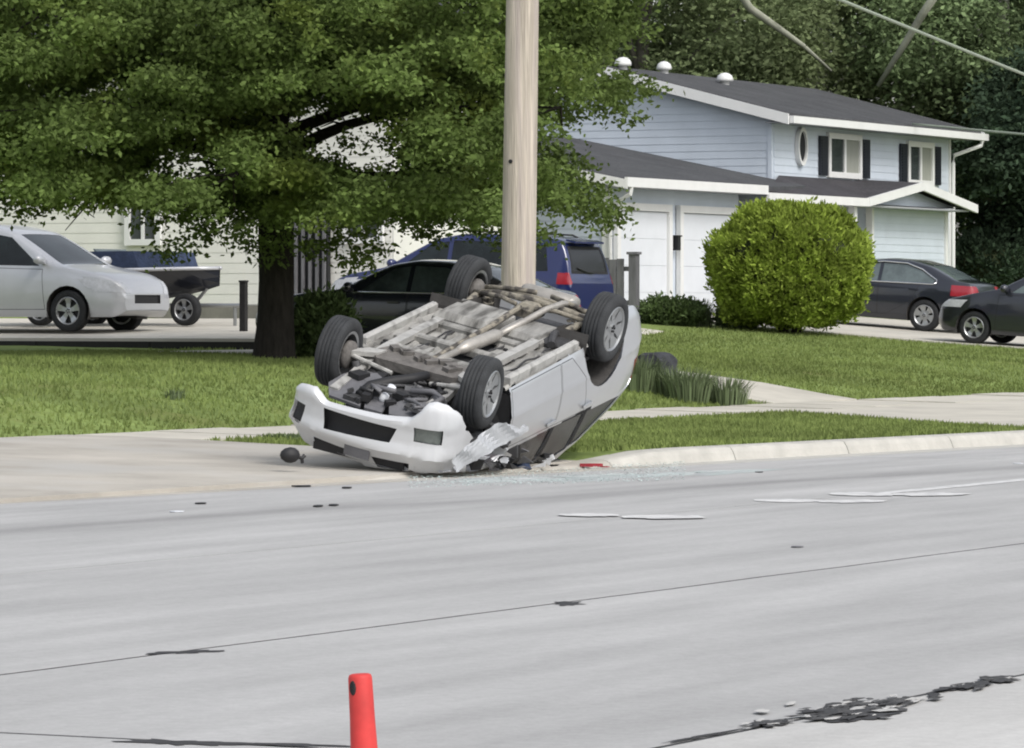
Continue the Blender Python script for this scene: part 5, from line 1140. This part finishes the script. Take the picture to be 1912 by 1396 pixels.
for k in range(3000):
    d = Vector(rng.normal(size=3)).normalized()
    if d.z < -.88: continue
    kk = boxy(d)*lump(d)*(.92+.07*rng.random()+(.06 if rng.random() < .06 else 0)); cs.append((d.x*RX*kk, d.y*RX*kk, CZ+d.z*RZ*kk)); ou.append((d.x*.9, d.y*.9, d.z*.7+1.0))
V = leaves(np.array(cs), (.045, .045, .05), 26, .10, .40, -.1, .4, outward=np.array(ou), flat=.9)
lo = link('leaves', arr_mesh('leaves', V, 4, 'leaf_bush'), bush); lo['kind'] = 'stuff'

def tree_at(name, x, y, zb, height, rad, leafm, label, per=46, nclump=420, lsize=.30, low=.16, trunk='bark_far', group=None, pale=False, lobes=9):
    o = empty(name, (x, y, zb)); tag(o, label, 'tree', group)
    mb = MB(); mb.tube([(0, 0, -.2), (.05, 0, height*.25), (.1, .1, height*.55), (.15, .1, height*.9)], [rad*.075, rad*.06, rad*.04, .03], 8)
    L_ = []
    for k in range(lobes):
        a = k*2.4+rng.random(); z = height*(low+.12+(.78-low)*(k+.5)/lobes); rr = rad*(.62*math.sin(math.pi*min(.95, max(.12, (z/height-low)/(1.02-low))))+.05)
        c_ = Vector((rr*math.cos(a), rr*math.sin(a), z)); L_.append((c_, rad*(.36+.16*rng.random())))
        mb.tube(limb_path((.05, 0, z*.6), c_, .3, 6), [.09, .08, .07, .05, .04, .02], 5, cap=False)
    mb.build('trunk', 'bark_pale' if pale else trunk, o, smooth=True)
    cs = []
    for k in range(nclump):
        c_, q = L_[k % lobes]; d = Vector(rng.normal(size=3)).normalized(); u = (.55+.5*rng.random()); cs.append(c_+Vector((d.x*q*u, d.y*q*u, d.z*q*u*.8)))
    V = leaves(np.array([list(c_) for c_ in cs]), (rad*.085, rad*.085, rad*.05), per, lsize, .5, .25, .4, flat=.6)
    lo = link('leaves', arr_mesh('leaves', V, 4, leafm), o); lo['kind'] = 'stuff'
    return o
G_ = 'wooded backdrop trees behind the houses'
spec = [  # lateral, distance, height, radius, leaves, pale limbs, label
 (3.2, 117, 13.0, 4.6, 'leaf_olive', 0, 'olive crowned tree rising directly over the left end of the blue roof'),
 (8.0, 121, 14.0, 4.8, 'leaf_olive', 1, 'olive tree with pale limbs rising over the middle of the blue roof'),
 (12.6, 119, 13.5, 4.4, 'leaf_mid', 1, 'mid green tree rising over the right end of the blue roof'),
 (16.6, 124, 14.5, 5.0, 'leaf_mid', 0, 'mid green tree at the upper right behind the sloping cable'),
 (14.2, 113.5, 8.0, 3.1, 'leaf_dark_shade', 0, 'evergreen coloured dark for shade right beside the house end'),
 (17.5, 117, 9.5, 3.6, 'leaf_dark_shade', 0, 'evergreen coloured dark for shade at the right edge beyond the parked cars'),
 (21.5, 125, 13.0, 5.0, 'leaf_mid', 0, 'mid green tree beyond the right edge of the view'),
 (-1.5, 119, 13.5, 4.6, 'leaf_mid', 0, 'mid green tree behind the gap between the two houses'),
 (-6.5, 118, 13.0, 4.8, 'leaf_mid', 0, 'mid green tree behind the ridge of the white house'),
 (-11.5, 118, 13.5, 4.8, 'leaf_olive', 0, 'olive tree behind the left part of the white house'),
 (-17.0, 116, 13.0, 5.0, 'leaf_mid', 0, 'mid green tree at the far left behind the white house')]
for (x, y, hh, rr, lm, pale, lab) in spec:
    tree_at('background_tree', x, y, 1.2, hh, rr, lm, lab, per=120, nclump=620, lsize=.155, low=.02 if lm == 'leaf_dark_shade' else .08, group=G_, pale=bool(pale))
# deeper wood behind them, reads as one mass
cs = []
for k in range(4300):
    x = -34+96*rng.random(); y = 131+8*rng.random(); z = 1+17*rng.random()**.9; cs.append((x, y+1.5*math.sin(x*.9)+1.2*math.sin(z*.8+x*.4), z))
V = leaves(np.array(cs), (.8, .8, .5), 64, .30, .55, .25, .4, flat=.6)
tag(link('woods', arr_mesh('woods', V, 4, 'leaf_mid')), kind='stuff')
# bare pale limbs in the upper crowns
for lab, pts, nm in (('pale bare limb arching down over the roof ridge', [(1365, -40), (1400, 15), (1450, 50), (1500, 85), (1552, 132)], 'bare_limb'), ('pale bare limb leaning the other way over the roof', [(1760, -30), (1720, 30), (1690, 80), (1640, 160)], 'bare_limb')):
    mb = MB(); P = [Vector(at(x, y, 112.8+.5*i)) for i, (x, y) in enumerate(pts)]; mb.tube(P, [.11, .10, .085, .06, .03][:len(P)], 6)
    tag(mb.build(nm, 'bark_pale', smooth=True), lab, 'branch')

def mound(name, s, t, rx, rz, leafm, label, cat='shrub', nc=260, per=22, ls=.09, zc=.5, group=None, core=.8):
    o = empty(name, W(s, t, h(t, s)-.03)); tag(o, label, cat, group)
    b_ = bmesh.new(); bmesh.ops.create_icosphere(b_, subdivisions=3, radius=1)
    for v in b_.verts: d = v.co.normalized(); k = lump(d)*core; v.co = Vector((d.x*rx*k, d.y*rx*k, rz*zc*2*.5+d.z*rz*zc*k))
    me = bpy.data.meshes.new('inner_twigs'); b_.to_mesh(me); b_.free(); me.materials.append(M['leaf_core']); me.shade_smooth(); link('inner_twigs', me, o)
    cs, ou = [], []
    for k in range(nc):
        d = Vector(rng.normal(size=3)).normalized(); kk = lump(d)*(.86+.2*rng.random()); cs.append((d.x*rx*kk, d.y*rx*kk, max(.02, rz*zc+d.z*rz*zc*kk))); ou.append((d.x, d.y, d.z*.7+.8))
    V = leaves(np.array(cs), (.06, .06, .05), per, ls, .45, 0, .4, outward=np.array(ou), flat=.9)
    lo = link('leaves', arr_mesh('leaves', V, 4, leafm), o); lo['kind'] = 'stuff'; return o
mound('shrub', 57.4, 11.75, .42, .92, 'leaf_shrub', 'leafy green shrub between the tree trunk and the black sedan', nc=220, ls=.11)
mound('shrub', 80.6, 17.0, .62, .50, 'leaf_shrub', 'low green shrub at the foot of the fence by the garage', nc=200)
mound('shrub', 81.4, 15.95, .36, .42, 'tuft', 'small grey green shrub before the second garage door', nc=120)
mound('round_shrub', 106.6, 20.2, 1.45, 2.05, 'leaf_dark_shade', 'dark domed evergreen shrub right of the house end', nc=700, per=20, ls=.14)
def tussock(name, s, t, hgt, n, label, mt='tuft', spread=.10, cat='plant', group=None):
    vs = []
    for k in range(n):
        a = rng.random()*6.28; r0 = spread*math.sqrt(rng.random()); lean = .12+.42*rng.random(); H = hgt*(.6+.4*rng.random()); b0 = np.array([r0*math.cos(a), r0*math.sin(a), 0.0]); out = np.array([math.cos(a), math.sin(a), 0]); sd_ = np.array([-math.sin(a), math.cos(a), 0])*(.007+.005*rng.random())
        m_ = b0+out*lean*H*.35+np.array([0, 0, H*.6]); e_ = b0+out*lean*H+np.array([0, 0, H*(1-.3*lean)])
        vs += [b0-sd_, b0+sd_, m_+sd_*.8, m_-sd_*.8, m_-sd_*.8, m_+sd_*.8, e_+sd_*.2, e_-sd_*.2]
    o = link(name, arr_mesh(name, np.array(vs), 4, mt)); o.location = W(s, t, h(t, s)-.02); return tag(o, label, cat, group)
gq = 'spiky ornamental grasses beside the left drive'
pos = [(56.9, 6.9, .62), (56.7, 6.45, .70), (56.9, 6.0, .60), (56.6, 5.62, .66), (57.1, 5.3, .55), (57.3, 6.65, .5), (57.4, 5.85, .5)]
for i, (s, t, q) in enumerate(pos): tussock('ornamental_grass', s, t, q*.85, 230, 'spiky grey green grass clump in the row beside the left drive', group=gq, spread=.30)
for i, (s, t, q, lab) in enumerate(((81.0, 16.55, .62, 'spiky blue green plant before the white garage doors'), (81.9, 16.2, .5, 'shorter spiky plant closest to the round bush'))): tussock('spiky_plant', s, t, q, 240, lab, spread=.25)
p = gnd(535, 822); tussock('weed_tuft', p[0], max(p[1], .8), .11, 260, 'small weed tuft growing from the dusty apron beside the bumper', spread=.32)
p = gnd(325, 745); tussock('weed_tuft', p[0], p[1], .16, 70, 'pale dry weed tuft on the left lawn', spread=.12)

# lawn blades, thickest where the picture looks
def blades(regions):
    out = []
    for (s0, s1, t0, t1, dens, hh) in regions:
        n = int(abs((s1-s0)*(t1-t0))*dens)
        s = s0+(s1-s0)*rng.random(n); t = t0+(t1-t0)*rng.random(n)
        ok = np.ones(n, bool)
        for (a, b, c_, d) in ((58.2, 61.4, 5, 15.2), (82.4, 94.2, 5, 19.5), (61.6, 70.4, 15, 34), (-40, 40.3, -5, 5.2), (40.3, 140, 3.55, 5.15)): ok &= ~((s > a) & (s < b) & (t > c_) & (t < d))
        lim = np.array([tk(x) for x in s])+.32; ok &= t > lim
        ok &= ~((s > 50.4+(t+1.8)*.9) & (t < 3.6))
        s, t = s[ok], t[ok]; n = len(s)
        hs_ = np.array([h(b, a) for a, b in zip(s, t)])
        x = s*SU-(t+T0)*CU; y = s*CU+(t+T0)*SU; b0 = np.stack([x, y, hs_], 1)
        a = rng.random(n)*6.283; H = hh*(.5+.7*rng.random(n)); wv = np.stack([np.cos(a), np.sin(a), np.zeros(n)], 1)*(.010+.008*rng.random(n))[:, None]
        tip = b0+np.stack([rng.normal(size=n)*.35, rng.normal(size=n)*.35, np.ones(n)], 1)*H[:, None]
        out.append(np.stack([b0-wv, b0+wv, tip], 1).reshape(-1, 3))
    return np.concatenate(out)
V = blades([(40.3, 56, -2.2, 3.6, 520, .06), (54, 84, 5.15, 16, 170, .055), (28, 58.2, 5.15, 16, 190, .06), (61.4, 70, 5.15, 15, 120, .055)])
tag(link('grass', arr_mesh('grass', V, 3, 'blade')), kind='stuff')
